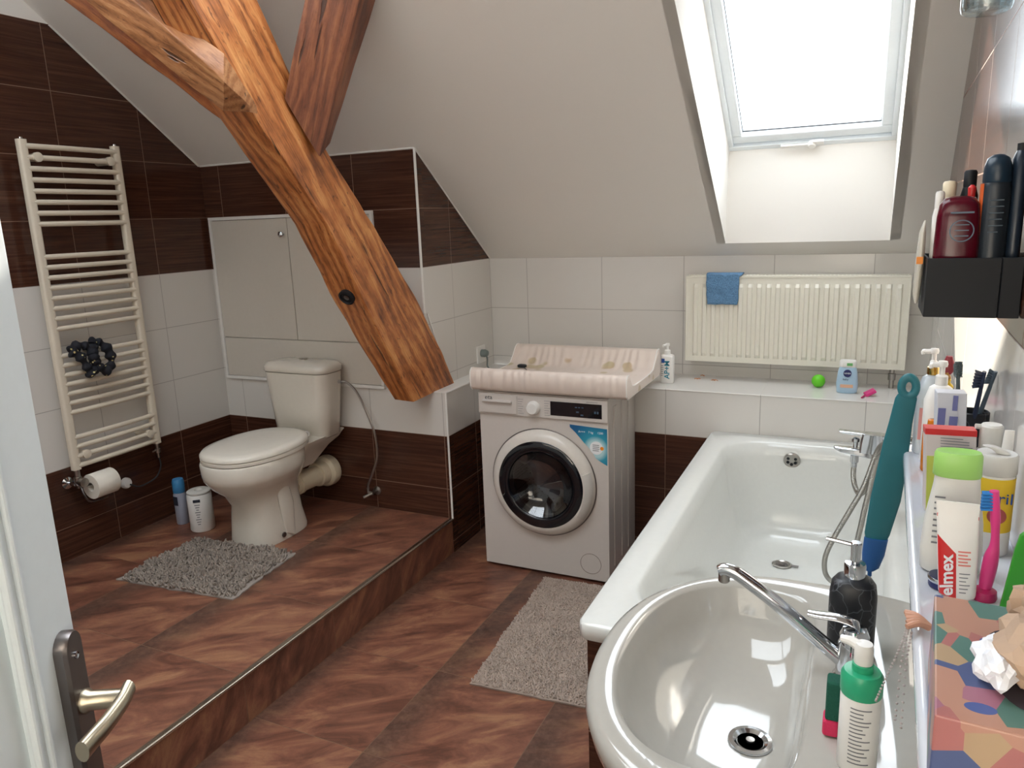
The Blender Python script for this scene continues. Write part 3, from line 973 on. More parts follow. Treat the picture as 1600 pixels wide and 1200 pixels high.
for i in range(9): obox(bm, Vector(c) + nv * 0.0565 - xv * 0.004 + Vector((0, 0, 0.138 - i * 0.012)), xv * (0.012 - 0.003 * (i % 3)), nv * 0.0005, Vector((0, 0, 0.0018)))
ob('small_print', bm, 'grey_ink', a, False)
c = (-0.985, -1.02, HP)
a = T('cleaner_bottle', 'dark teal bottle half hidden between the toilet and the white tub', 'bottle', c)
bm = NB(); loft(bm, [se_ring(c[0], c[1], HP + z, rx, ry, 2.6, 28) for z, rx, ry in ((0, 0.045, 0.03), (0.005, 0.048, 0.032), (0.15, 0.046, 0.03), (0.18, 0.02, 0.018), (0.20, 0.016, 0.016))]); ob('body', bm, M('dark_teal_plastic', (38, 74, 80), 0.3), a)
bm = NB(); lathe(bm, [(0.018, 0.20), (0.018, 0.225), (0, 0.228)], c, 20); ob('cap', bm, 'white_plastic', a)

# ================================================================== RUGS
def rug_outline(P, nx, ny, rg, wob):
    A, Bq, Cq, D = [Vector(p) for p in P]

    def at(u, v):
        e = wob * (noise.noise(Vector((u * 9, v * 9, 3))))
        return A.lerp(Bq, u).lerp(D.lerp(Cq, u), v) + Vector((e, e * 0.7, 0))
    return at


def rug(name, label, P, z, base_mat, pile_mat, n, hgt, rad, wob, group=None, border=0.0):
    rg = random.Random(11)
    t = T(name, label, 'rug', ((P[0][0] + P[2][0]) / 2, (P[0][1] + P[2][1]) / 2, z))
    at = rug_outline(P, 1, 1, rg, wob)
    bm = NB()
    N_ = 14
    ring = [at(i / N_, 0) for i in range(N_)] + [at(1, i / N_) for i in range(N_)] + [at(1 - i / N_, 1) for i in range(N_)] + [at(0, 1 - i / N_) for i in range(N_)]
    loft(bm, [[Vector((p.x, p.y, z + 0.0005)) for p in ring], [Vector((p.x, p.y, z + 0.006)) for p in ring]])
    ob('backing', bm, base_mat, t, False)
    bm = NB()
    for i in range(n):
        u, v = rg.uniform(border, 1 - border), rg.uniform(0.01, 0.99)
        p = at(u, v); p.z = z + 0.005
        a = rg.uniform(0, 2 * PI); l = hgt * rg.uniform(0.7, 1.25)
        lean = rg.uniform(0.3, 1.15)
        d = Vector((math.cos(a) * lean, math.sin(a) * lean, 1)).normalized()
        s = d.orthogonal().normalized(); w = d.cross(s)
        k = 4
        r0 = rad * rg.uniform(0.8, 1.2)
        rings = []
        for hh, rr in ((0, r0), (l * 0.75, r0), (l, r0 * 0.55)):
            rings.append([bm.verts.new(p + d * hh + (s * math.cos(2 * PI * q / k) + w * math.sin(2 * PI * q / k)) * rr) for q in range(k)])
        for x1, x2 in zip(rings, rings[1:]):
            for q in range(k):
                bm.faces.new((x1[q], x1[(q + 1) % k], x2[(q + 1) % k], x2[q]))
        bm.faces.new(rings[-1])
    o = ob('pile', bm, pile_mat, t, True, 1.2, recalc=False)
    o['kind'] = 'stuff'
    return t


rug('bath_mat', 'grey shaggy loop bath mat on the platform in front of the toilet', [(-1.00, -1.755, 0), (-0.405, -1.705, 0), (-0.455, -1.285, 0), (-1.01, -1.335, 0)], HP,
    M('mat_backing', (150, 140, 132), 0.9), M('grey_chenille', (146, 135, 125), 0.9, vary=0.35, bscale=90), 3600, 0.021, 0.0043, 0.02, border=0.03)
rug('floor_rug', 'worn beige rug on the lower floor between washing machine and bathtub', [(0.575, -1.612, 0), (1.12, -1.575, 0), (1.10, -0.76, 0), (0.515, -0.785, 0)], 0.0,
    M('rug_backing', (150, 134, 122), 0.95), M('beige_pile', (182, 166, 154), 0.95, vary=0.2, bscale=14), 17000, 0.009, 0.0022, 0.01)

# ================================================================== WASHING MACHINE
wm = T('washing_machine', 'white front-loading washing machine standing between the low wall and the bathtub', 'washing machine', (0.506, -0.55, 0))
YM = -0.75; MX0, MX1 = 0.207, 0.807
bm = NB()
for a in ((MX0, MX0 + 0.01, YM + 0.012, -0.352, 0.014, 0.83), (MX1 - 0.01, MX1, YM + 0.012, -0.352, 0.014, 0.83), (MX0 + 0.01, MX1 - 0.01, YM + 0.012, -0.352, 0.014, 0.02), (MX0, MX1, YM + 0.004, -0.352, 0.8302, 0.836), (MX0 + 0.01, MX1 - 0.01, -0.362, -0.352, 0.02, 0.83)):
    box(bm, *a)
fr_ = []
for yy in (YM, YM + 0.012):
    for which in ('o', 'i'):
        r = []
        for i in range(96):
            a = 2 * PI * i / 96
            c_, s_ = math.cos(a), math.sin(a)
            if which == 'i': r.append(Vector((0.508 + 0.166 * c_, yy, 0.440 + 0.166 * s_)))
            else:
                k = 1e9
                if c_ > 1e-6: k = min(k, (MX1 - 0.508) / c_)
                if c_ < -1e-6: k = min(k, (MX0 - 0.508) / c_)
                if s_ > 1e-6: k = min(k, (0.83 - 0.440) / s_)
                if s_ < -1e-6: k = min(k, (0.014 - 0.440) / s_)
                r.append(Vector((0.508 + k * c_, yy, 0.440 + k * s_)))
        fr_.append(r)
for r in fr_:                                       # snap the four corner directions
    pass
for cxx, czz in ((MX0, 0.014), (MX1, 0.014), (MX0, 0.83), (MX1, 0.83)):
    best = min(range(96), key=lambda i: (fr_[0][i] - Vector((cxx, YM, czz))).length)
    for k in (0, 2): fr_[k][best].x = cxx; fr_[k][best].z = czz
loft(bm, [fr_[0], fr_[2], fr_[3], fr_[1], fr_[0]], False, False)
ob('cabinet', bm, 'wm', wm, False)
bm = NB()
for y in (-0.66, -0.55, -0.45): box(bm, 0.8065, 0.8105, y - 0.018, y + 0.018, 0.06, 0.79)
bev(ob('side_rib', bm, 'wm', wm, False), 0.003, 3)
for x in (0.25, 0.76):
    for y in (-0.70, -0.40):
        bm = NB(); lathe(bm, [(0.02, 0.0), (0.02, 0.015)], (x, y, 0), 16); ob('foot', bm, 'rubber', wm)
bm = NB(); box(bm, MX0 - 0.001, MX1 + 0.001, YM - 0.010, YM + 0.001, 0.735, 0.832)
bev(ob('control_panel', bm, 'wm', wm, False), 0.004, 3)
bm = NB(); box(bm, MX0 + 0.006, 0.398, YM - 0.016, YM - 0.008, 0.742, 0.827)
dr = bev(ob('detergent_drawer', bm, 'wm', wm, False), 0.004, 3)
bm = NB(); prism(bm, [(YM - 0.016, 0.806), (YM - 0.030, 0.800), (YM - 0.028, 0.794), (YM - 0.016, 0.790)], 'x', 0.235, 0.375)
bev(ob('drawer_grip', bm, M('grip_shade', (196, 190, 184), 0.3), dr, False), 0.002, 2)
text('eta', 0.030, (0.262, YM - 0.0172, 0.813), (1, 0, 0), (0, 0, 1), 'dark_ink', wm, 'brand_lettering')
bm = NB(); lathe(bm, [(0.030, 0), (0.030, 0.010), (0.026, 0.024), (0.023, 0.027), (0, 0.028)], (0.476, YM - 0.010, 0.780), 36, (0, -1, 0))
ob('program_knob', bm, 'white_plastic', wm)
bm = NB()
for s, w in ((-1, 0.026), (1, 0.026)):
    bm = NB()
    for i in range(7):
        x = 0.476 + s * 0.062
        box(bm, x - w / 2, x + w / 2 - 0.004 * (i % 3), YM - 0.0106, YM - 0.0098, 0.812 - i * 0.0105, 0.8135 - i * 0.0105)
    ob('program_print', bm, 'grey_ink', wm, False)
bev(ob('display', B(0.553, 0.783, YM - 0.0115, YM - 0.009, 0.752, 0.814), 'black_gloss', wm, False), 0.001, 1)
for (x, z, w, h) in ((0.665, 0.797, 0.01, 0.004), (0.68, 0.797, 0.008, 0.004), (0.695, 0.797, 0.008, 0.004), (0.67, 0.778, 0.012, 0.006), (0.69, 0.766, 0.012, 0.006), (0.75, 0.783, 0.008, 0.01), (0.763, 0.783, 0.006, 0.01)):
    dg = NB()
    box(dg, x, x + w, YM - 0.0119, YM - 0.0114, z - h, z)
    ob('display_symbol', dg, MT.setdefault('dim', None) or MT.__setitem__('dim', M('dim_display_grey', (70, 90, 110), 0.4)) or 'dim', wm, False)
bm = NB(); box(bm, 0.715, 0.765, YM - 0.0104, YM - 0.0098, 0.8195, 0.8215); ob('model_print', bm, 'grey_ink', wm, False)
DC = (0.508, YM, 0.440)
bm = NB()
lathe(bm, [(0.243, 0.0), (0.243, 0.008), (0.236, 0.022), (0.225, 0.034), (0.208, 0.042), (0.199, 0.043), (0.197, 0.038)], DC, 72, (0, -1, 0), False, False)
ob('door_ring', bm, M('door_ring_white', (214, 208, 200), 0.22), wm, True, 1.0)
bm = NB(); lathe(bm, [(0.246, -0.001), (0.2475, 0.004), (0.242, 0.006)], DC, 72, (0, -1, 0), False, False)
ob('door_gap', bm, 'dark_metal', wm)
bm = NB(); lathe(bm, [(0.199, 0.040), (0.196, 0.044), (0.160, 0.046), (0.153, 0.043), (0.150, 0.030)], DC, 72, (0, -1, 0), False, False)
ob('black_trim_ring', bm, 'black_gloss', wm, True, 1.0, label='glossy black ring round the door glass')
bm = NB(); lathe(bm, [(0.151, 0.036), (0.148, 0.044), (0.12, 0.020), (0.09, -0.004), (0.04, -0.02), (0, -0.022)], DC, 64, (0, -1, 0), False, True)
ob('door_window', bm, 'door_glass', wm, True, 1.0, label='domed clear door window')
# drum: perforated steel
g = NG('drum_steel')
P_, x_, y_, z_ = g.pos()
vo = g.n('ShaderNodeTexVoronoi', feature='F1'); vo.inputs['Scale'].default_value = 70; vo.inputs['Randomness'].default_value = 0.15
g.t.links.new(P_, vo.inputs['Vector'])
hole = g.math('SUBTRACT', 1.0, g.smooth(vo.outputs['Distance'], 0.22, 0.30))
g.put(g.b.inputs['Base Color'], g.mix(hole, lin((92, 92, 96)), lin((10, 10, 12))))
g.b.inputs['Metallic'].default_value = 0.85; g.b.inputs['Roughness'].default_value = 0.3
bm = NB(); lathe(bm, [(0.150, 0.034), (0.150, 0.0), (0.152, -0.004), (0.164, -0.03)], DC, 56, (0, -1, 0), False, False)
ob('door_gasket', bm, 'rubber', wm, True, 1.0)
bm = NB(); lathe(bm, [(0.156, 0.016), (0.162, 0.010), (0.165, -0.02), (0.165, -0.15), (0.15, -0.17), (0.0, -0.175)], (DC[0], DC[1] + 0.03, DC[2]), 56, (0, -1, 0), False, True)
ob('drum', bm, g.m, wm, True, 1.0)
for a in (0.6, 2.7, 4.8):
    bm = NB()
    d = Vector((math.cos(a), 0, math.sin(a)))
    s = Vector((-math.sin(a), 0, math.cos(a)))
    c0 = Vector(DC) + Vector((0, 0.12, 0)) + d * 0.145
    obox(bm, c0, d * 0.02, s * 0.014, Vector((0, 0.05, 0)))
    bev(ob('drum_lifter', bm, 'steel', wm, False), 0.01, 3)
# cavity opening is modelled in front of the cabinet face; handle segment on the ring
bm = NB()
hr = []
for i in range(15):
    a = -0.62 + i * (0.95 / 14)
    d = Vector((math.cos(a), 0, math.sin(a)))
    hr.append([Vector(DC) + d * r + Vector((0, -h, 0)) for r, h in ((0.205, 0.043), (0.208, 0.050), (0.226, 0.043), (0.238, 0.026), (0.236, 0.018))])
loft(bm, hr, True, True, False)
ob('door_handle', bm, M('handle_satin', (206, 202, 196), 0.2), wm, True, 1.0)
bm = NB()
n = 40
for r0, r1 in ((0.0, 0.0015),):
    lathe(bm, [(0.048, -0.0002), (0.048, 0.0009), (0.0462, 0.0009), (0.0462, -0.0002)], (0.722, YM, 0.088), 48, (0, -1, 0), False, False)
ob('filter_cover', bm, M('seam_brown', (128, 112, 104), 0.5), wm, False)
# blue sticker: rounded triangle
st = T('energy_sticker', None, None)
bpy.data.objects.remove(st)
g = NG('sticker_blue')
P_, x_, y_, z_ = g.pos()
dx = g.math('SUBTRACT', x_, 0.752); dz = g.math('SUBTRACT', z_, 0.618)
rr = g.math('SQRT', g.math('ADD', g.math('MULTIPLY', dx, dx), g.math('MULTIPLY', dz, dz)))
g.put(g.b.inputs['Base Color'], g.ramp(g.math('MULTIPLY', rr, 8.0), [(0.28, (180, 216, 220)), (0.45, (46, 150, 176)), (0.95, (24, 92, 140))]))
g.b.inputs['Roughness'].default_value = 0.3
bm = NB()
prism(bm, [(0.636, 0.716), (0.802, 0.708), (0.802, 0.548), (0.785, 0.556), (0.752, 0.575), (0.735, 0.605), (0.700, 0.640), (0.660, 0.684), (0.637, 0.704)], 'y', YM - 0.0012, YM - 0.0002)
sk = ob('sticker', bm, g.m, wm, False, label='blue energy sticker on the front corner')
bm = NB(); lathe(bm, [(0.0, 0.0016), (0.029, 0.0016), (0.029, 0.0)], (0.754, YM, 0.622), 36, (0, -1, 0), False, False)
ob('sticker_seal', bm, 'white_ink', wm, False)
lines(4, 0.738, 0.768, YM - 0.0019, 0.636, 0.008, 0.003, 'grey_ink', wm, 'seal_print')
bm = NB(); lathe(bm, [(0.0, 0.0022), (0.008, 0.0022), (0.008, 0.0)], (0.779, YM, 0.622), 20, (0, -1, 0), False, False)
ob('seal_dot', bm, 'orange', wm, False)
for x_0, s_ in ((0.69, 'A+++'), (0.73, '7 kg'), (0.772, '1200')):
    text(s_, 0.013, (x_0, YM - 0.0016, 0.688), (1, 0, 0), (0, 0, 1), 'white_ink', wm, 'sticker_lettering')

# ================================================================== CHANGING MAT on the machine
g = NG('changing_mat_pattern')
P_, x_, y_, z_ = g.pos()
vo = g.n('ShaderNodeTexVoronoi', feature='SMOOTH_F1'); vo.inputs['Scale'].default_value = 14
g.t.links.new(P_, vo.inputs['Vector'])
blot = g.math('SUBTRACT', 1.0, g.smooth(vo.outputs['Distance'], 0.24, 0.36))
inner = g.math('MULTIPLY', g.math('GREATER_THAN', y_, -0.72), g.math('LESS_THAN', y_, -0.335))
cpat = g.mix(g.noise(P_, 9.0), lin((172, 178, 130)), lin((205, 158, 132)))
sx = g.math('MULTIPLY', g.math('MULTIPLY', blot, inner), 0.8)
g.put(g.b.inputs['Base Color'], g.mix(sx, lin((222, 208, 198)), cpat))
g.b.inputs['Roughness'].default_value = 0.38
MT['mat_pvc'] = g.m
cm = T('changing_mat', 'pale pink padded changing mat with raised long edges on the washing machine', 'changing mat', (0.54, -0.51, 0.835))
sec = [(-0.772, 0.846), (-0.785, 0.860), (-0.788, 0.905), (-0.784, 0.932), (-0.772, 0.944), (-0.752, 0.942), (-0.735, 0.918), (-0.715, 0.894), (-0.68, 0.886), (-0.55, 0.883), (-0.42, 0.884), (-0.37, 0.892), (-0.335, 0.925), (-0.305, 0.960), (-0.285, 0.970), (-0.262, 0.968), (-0.250, 0.955), (-0.246, 0.90), (-0.25, 0.862), (-0.265, 0.845)]
bm = NB()
rings = []
NX = 110
x0m, x1m = 0.182, 0.900
for i in range(NX + 1):
    u = i / NX
    x = x0m + (x1m - x0m) * u
    e = min(u, 1 - u)
    sq = 1 - 0.10 * max(0, 1 - e / 0.012)
    r = []
    for k, (y, z) in enumerate(sec):
        w = 0.0034 * max(0, noise.noise(Vector((u * 3.3, 7.7, 0))) + 0.55) * math.sin(u * 120 + 7 * noise.noise(Vector((u * 5, k * 0.15, 0)))) + 0.0045 * noise.noise(Vector((u * 26, y * 14, z * 10)))
        am = {1: 0.6, 2: 1.3, 3: 0.6, 6: 0.9, 7: 1.0, 8: 0.4, 11: 0.8, 12: 1.5, 13: 0.8, 17: 1}.get(k, 0.15)
        if 0.03 < u < 0.97:
            y2 = y - w * am; z2 = z + w * am * 0.5
        else:
            y2, z2 = y, z
        cy, cz = -0.52, 0.88
        r.append(Vector((x, cy + (y2 - cy) * (1 - 0.02 * (1 - sq) * 10 * 0), z2 if e > 0.004 else cz + (z2 - cz) * 0.94)))
    rings.append(r)
loft(bm, rings)
ob('pad', bm, 'mat_pvc', cm, True, 1.1)
for x in (x0m + 0.004, x1m - 0.004):
    bm = NB()
    tube(bm, [(x, y, z) for y, z in sec] + [(x, sec[0][0], sec[0][1])], 0.0022, 6)
    ob('piping', bm, 'white_plastic', cm)
kf = T('car_key', 'small dark key fob with a thin cord lying on the changing mat', 'key', (0.27, -0.55, 0.885))
bm = NB(); loft(bm, [se_ring(0.285, -0.45, z, rx, ry, 3, 24) for z, rx, ry in ((0.888, 0.016, 0.011), (0.890, 0.022, 0.015), (0.899, 0.022, 0.015), (0.902, 0.017, 0.011))])
ob('fob', bm, 'rubber', kf)
bm = NB(); tube(bm, [(0.30, -0.47, 0.893), (0.33, -0.50, 0.888), (0.34, -0.54, 0.887), (0.31, -0.56, 0.887)], 0.0016, 6, 6)
ob('cord', bm, 'dark_ink', kf)

# ================================================================== OUTLET + PLUG
ou = T('wall_socket', 'white wall socket on the tiled side wall above the ledge', 'socket', (XU, -0.16, 0.885))
bev(ob('plate', B(XU, XU + 0.010, -0.205, -0.115, 0.838, 0.930), 'white_plastic', ou, False), 0.003, 3)
pg = T('power_plug', 'grey power plug and cord in the white wall socket', 'plug', (XU, -0.16, 0.88))
bm = NB(); lathe(bm, [(0.020, 0), (0.021, 0.02), (0.014, 0.036), (0, 0.04)], (XU + 0.010, -0.16, 0.890), 24, (1, 0, 0)); ob('plug_body', bm, M('plug_grey', (112, 122, 120), 0.5), pg)
bm = NB(); tube(bm, [(XU + 0.034, -0.16, 0.885), (XU + 0.04, -0.155, 0.86), (XU + 0.035, -0.15, 0.82), (XU + 0.05, -0.15, 0.803)], 0.004, 8, 5); ob('cord', bm, M('cord_grey', (112, 122, 120), 0.5), pg)

# ================================================================== PANEL RADIATOR
ra = T('panel_radiator', 'white ribbed panel radiator on the back wall above the tiled ledge', 'radiator', (1.45, -0.06, 0.884))
RX0, RX1, RZ0, RZ1 = 0.981, 1.915, 0.884, 1.289
bm = NB()
nr = 22; sp = (RX1 - RX0 - 0.05) / nr
prof = [(RX0 + 0.004, 0.0)]
zlev = [(RZ0 + 0.004, 0), (RZ0 + 0.03, 0), (RZ0 + 0.045, 1), (RZ1 - 0.052, 1), (RZ1 - 0.036, 0), (RZ1 - 0.006, 0)]
xs = [(RX0 + 0.004, 0)]
for i in range(nr):
    xc = RX0 + 0.028 + sp * (i + 0.5)
    xs += [(xc - 0.0125, 0), (xc - 0.007, 1), (xc + 0.007, 1), (xc + 0.0125, 0)]
xs.append((RX1 - 0.004, 0))
grid = [[bm.verts.new((x, -0.098 - 0.010 * a * b, z)) for x, a in xs] for z, b in zlev]
for r0, r1 in zip(grid, grid[1:]):
    for i in range(len(xs) - 1): bm.faces.new((r0[i], r0[i + 1], r1[i + 1], r1[i]))
box(bm, RX0 + 0.004, RX1 - 0.004, -0.0975, -0.088, RZ0 + 0.004, RZ1 - 0.006)
ob('front_panel', bm, 'rad', ra, True, 0.35)
bev(ob('rear_panel', B(RX0 + 0.01, RX1 - 0.01, -0.045, -0.035, RZ0 + 0.01, RZ1 - 0.01), 'rad', ra, False), 0.003, 2)
for xa, xb in ((RX0, RX0 + 0.006), (RX1 - 0.006, RX1)):
    bev(ob('side_cover', B(xa, xb, -0.101, -0.030, RZ0 + 0.005, RZ1), 'rad', ra, False), 0.002, 2)
bm = NB()
box(bm, RX0, RX1, -0.101, -0.093, RZ1 - 0.008, RZ1 + 0.002); box(bm, RX0, RX1, -0.040, -0.030, RZ1 - 0.008, RZ1 + 0.002)
x = RX0 + 0.01
while x < RX1 - 0.01:
    box(bm, x, x + 0.004, -0.094, -0.039, RZ1 - 0.006, RZ1); x += 0.016
bev(ob('top_grille', bm, 'rad', ra, False), 0.001, 1)
bm = NB()
lathe(bm, [(0.010, 0.0), (0.010, -0.02), (0.015, -0.022), (0.015, -0.05), (0.010, -0.052), (0.010, -0.086)], (1.868, -0.066, 0.888), 16)
ob('valve', bm, 'steel', ra, label='metal valve under the right end')
for x in (1.05, 1.85):
    bm = NB(); box(bm, x - 0.012, x + 0.012, -0.036, 0.0, 0.93, 1.25); ob('bracket', bm, 'rad', ra, False)
# washcloth on the radiator
wc = NB()
rings = []
for i in range(27):
    u = i / 26
    row = []
    x = 1.078 + 0.145 * u
    for k in range(27):
        s = k / 26 * 0.235
        if s < 0.135 + 0.02 * 0:
            y, z = -0.110, RZ1 + 0.006 - (0.135 - s)
        elif s < 0.165:
            a = (s - 0.135) / 0.03 * PI / 2; y, z = -0.110 + 0.03 * math.sin(a) * 0.6 + (s - 0.135) * 0.4, RZ1 + 0.006 + 0.006 * math.sin(a)
        else:
            y, z = -0.080 + (s - 0.165) * 0.6, RZ1 + 0.010
        nn = noise.noise(Vector((x * 30, s * 30, 0)))
        row.append(Vector((x + 0.012 * (0.5 - u) * (1 if s < 0.05 else 0) * (0.05 - s) / 0.05 + 0.004 * noise.noise(Vector((s * 25, u * 4, 5))) + (0.012 if s > 0.13 else 0) * u, y - 0.003 - 0.003 * nn, z + 0.002 * nn)))
    rings.append(row)
loft(wc, rings, False, False, False)
o = ob('washcloth', wc, M('blue_terry', (96, 134, 170), 0.95, bump=1.0, bscale=190, vary=0.75), None, True, 1.2, loc=(1.15, -0.1, RZ1))
sm = o.modifiers.new('solid', 'SOLIDIFY'); sm.thickness = 0.004; sm.offset = 0
setp(o, 'small blue terry washcloth draped over the top of the panel radiator', 'washcloth')

# ---------------------------------------------------------------- things on the back ledge
def bottle(name, label, cat, c, secs, mat, seg=36, n=2.6, part='body', group=None):
    t = T(name, label, cat, c, group)
    bm = NB(); loft(bm, [se_ring(c[0], c[1], c[2] + z, rx, ry, n, seg) for z, rx, ry in secs])
    ob(part, bm, mat, t, True, 0.9)
    return t


def cyl(t, name, c, prof, mat, seg=28, axis=(0, 0, 1), label=None, angle=0.7):
    bm = NB(); lathe(bm, prof, c, seg, axis); return ob(name, bm, mat, t, True, angle, label=label)


def pump(t, c, z0, mat, s=1.0, nozzle=(-1, 0, 0), L=0.032, collar=0.012):
    n = Vector(nozzle).normalized(); x, y, z = c[0], c[1], c[2]
    cyl(t, 'pump_collar', (x, y, z + z0), [(collar * s, 0), (collar * s, 0.016 * s), (collar * 0.8 * s, 0.018 * s), (0.0045 * s, 0.019 * s), (0.0045 * s, 0.034 * s)], mat, 20)
    bm = NB()
    zz = z + z0 + 0.036 * s
    lathe(bm, [(0.0075 * s, 0), (0.0085 * s, 0.005 * s), (0.007 * s, 0.010 * s), (0, 0.011 * s)], (x, y, z + z0 + 0.033 * s), 18)
    e = Vector((x, y, zz)) + n * L * s
    tube(bm, [(x, y, zz + 0.001), tuple(Vector((x, y, zz)) + n * L * 0.6 * s), tuple(e), tuple(e + Vector((0, 0, -0.006 * s)))], lambda q: (0.0055 - 0.0022 * q) * s, 10, 4)
    ob('pump_head', bm, mat, t)


cL = (0.925, -0.215, ZL)
t = bottle('lotion_bottle', 'white pump bottle with teal vertical letters on the ledge beside the changing mat', 'bottle', cL, ((0, 0.029, 0.02), (0.003, 0.031, 0.022), (0.125, 0.031, 0.022), (0.132, 0.028, 0.02), (0.136, 0.014, 0.014)), 'white_plastic', n=4)
pump(t, cL, 0.134, 'white_plastic', 1.25, (-0.6, -0.8, 0), 0.02, 0.011)
text('AP+M', 0.034, (0.929, cL[1] - 0.0228, ZL + 0.066), (0, 0, 1), (-1, 0, 0), 'teal_ink', t, bold=0.0006)
ob('blue_label', B(0.902, 0.917, cL[1] - 0.0232, cL[1] - 0.022, ZL + 0.098, ZL + 0.118), 'blue_ink', t, False)
lines(6, 0.900, 0.912, cL[1] - 0.0226, ZL + 0.085, 0.009, 0.0025, 'grey_ink', t)
o = NB(); bmesh.ops.create_icosphere(o, subdivisions=4, radius=0.0285)
for v in o.verts: v.co *= 1 + 0.012 * noise.noise(v.co * 130); v.co += Vector((1.578, -0.13, ZL + 0.0285))
o = ob('ball', o, 'limeball', None, loc=(1.578, -0.13, ZL)); setp(o, 'small bright lime green ball on the tiled ledge', 'ball')
cN = (1.695, -0.205, ZL)
t = bottle('baby_shampoo', 'pale blue baby shampoo bottle with a white cap on the ledge under the radiator', 'bottle', cN, ((0, 0.036, 0.018), (0.004, 0.040, 0.021), (0.04, 0.043, 0.023), (0.09, 0.038, 0.021), (0.110, 0.033, 0.019), (0.113, 0.03, 0.017)), 'pale_blue', n=2.3)
bm = NB(); loft(bm, [se_ring(cN[0], cN[1], ZL + z, rx, ry, 2.6, 36) for z, rx, ry in ((0.113, 0.032, 0.019), (0.114, 0.034, 0.020), (0.138, 0.033, 0.020), (0.142, 0.03, 0.017))])
ob('cap', bm, 'white_plastic', t, True, 0.9)
bm = NB(); lathe(bm, [(0.0, 0.0235), (0.016, 0.0235), (0.016, 0.015)], (cN[0], cN[1] - 0.0005, ZL + 0.088), 30, (0, -1, 0), False, False); ob('round_badge', bm, 'navy', t, False)
text('NIVEA', 0.0095, (cN[0], cN[1] - 0.0245, ZL + 0.088), (1, 0, 0), (0, 0, 1), 'white_ink', t)
text('baby', 0.012, (cN[0] - 0.006, cN[1] - 0.0238, ZL + 0.062), (1, 0, 0), (0, 0, 1), 'navy', t)
ob('peach_label', B(cN[0] - 0.026, cN[0] + 0.024, cN[1] - 0.0236, cN[1] - 0.021, ZL + 0.026, ZL + 0.040), M('peach_label', (222, 178, 150), 0.4), t, False)
ob('cap_label', B(cN[0] - 0.004, cN[0] + 0.018, cN[1] - 0.0208, cN[1] - 0.019, ZL + 0.120, ZL + 0.132), M('cap_green', (110, 180, 110), 0.4), t, False)
# pink razor cap
t = T('pink_razor', 'small pink plastic razor lying on the ledge edge beside the baby shampoo', 'razor', (1.775, -0.26, ZL))
bm = NB(); obox(bm, (1.785, -0.24, ZL + 0.014), (0.019, 0.004, 0.011), (-0.004, 0.02, 0), (-0.004, 0, 0.006)); bev(ob('head', bm, 'pinkp', t, False), 0.003, 2)
bm = NB(); tube(bm, [(1.772, -0.25, ZL + 0.008), (1.762, -0.275, ZL + 0.005), (1.755, -0.30, ZL + 0.004)], 0.0035, 8, 3); ob('handle', bm, 'magenta', t)
# crumbs of dried flowers
PET = M('dried_orange_petal', (196, 130, 84), 0.8)
for k, (x, y, lab) in enumerate(((1.058, -0.03, 'orange dried petal scrap against the wall under the radiator'), (1.045, -0.11, 'pale orange dried scrap lying mid-ledge below the radiator'), (1.125, -0.12, 'thin brown dried scrap on the ledge, nearest the green ball'))):
    bm = NB()
    rg = random.Random(k)
    for i in range(5):
        a = rg.uniform(0, 6); l = rg.uniform(0.008, 0.016)
        tube(bm, [(x, y, ZL + 0.003), (x + math.cos(a) * l * 0.6, y + math.sin(a) * l * 0.4, ZL + 0.006), (x + math.cos(a) * l * 1.4, y + math.sin(a) * l * 0.7, ZL + 0.0022)], lambda q: 0.0022 * (1 - 0.6 * q), 6, 3)
    o = ob('dried_scrap', bm, PET, None, loc=(x, y, ZL)); setp(o, lab, 'scrap', 'dried scraps on the ledge')

# ================================================================== BATHTUB
TX0, TX1, TY0, TY1, TZ = 1.158, 1.912, -2.098, -0.350, 0.625
tub = T('bathtub', 'long white built-in bathtub with a dark tiled apron under the skylight', 'bathtub', (1.53, -1.22, 0))
cxT, cyT = (TX0 + TX1) / 2, (TY0 + TY1) / 2; hxT, hyT = (TX1 - TX0) / 2, (TY1 - TY0) / 2
bm = NB()
n_ = 12
def RR(x0, x1, y0, y1, r, z): return rrect((x0 + x1) / 2, (y0 + y1) / 2, (x1 - x0) / 2, (y1 - y0) / 2, r, z, n_)
rings = [RR(TX0 + 0.004, TX1 - 0.004, TY0 + 0.004, TY1 - 0.004, 0.03, TZ - 0.042), RR(TX0, TX1, TY0, TY1, 0.034, TZ - 0.038), RR(TX0, TX1, TY0, TY1, 0.034, TZ - 0.006), RR(TX0 + 0.006, TX1 - 0.006, TY0 + 0.006, TY1 - 0.006, 0.032, TZ),
         RR(TX0 + 0.080, TX1 - 0.060, TY0 + 0.085, TY1 - 0.090, 0.17, TZ), RR(TX0 + 0.092, TX1 - 0.072, TY0 + 0.098, TY1 - 0.102, 0.165, TZ - 0.008),
         RR(TX0 + 0.104, TX1 - 0.084, TY0 + 0.14, TY1 - 0.112, 0.16, TZ - 0.06), RR(TX0 + 0.130, TX1 - 0.11, TY0 + 0.24, TY1 - 0.135, 0.15, TZ - 0.20), RR(TX0 + 0.165, TX1 - 0.145, TY0 + 0.36, TY1 - 0.16, 0.14, TZ - 0.32),
         RR(TX0 + 0.20, TX1 - 0.18, TY0 + 0.43, TY1 - 0.19, 0.12, TZ - 0.372), RR(TX0 + 0.24, TX1 - 0.22, TY0 + 0.48, TY1 - 0.23, 0.10, TZ - 0.385), RR(TX0 + 0.33, TX1 - 0.31, TY0 + 0.60, TY1 - 0.30, 0.05, TZ - 0.392)]
loft(bm, rings, False, True)
ob('tub', bm, 'acryl', tub, True, 0.9)
APR = tile_material('apron_tiles', 'y', -1.27)
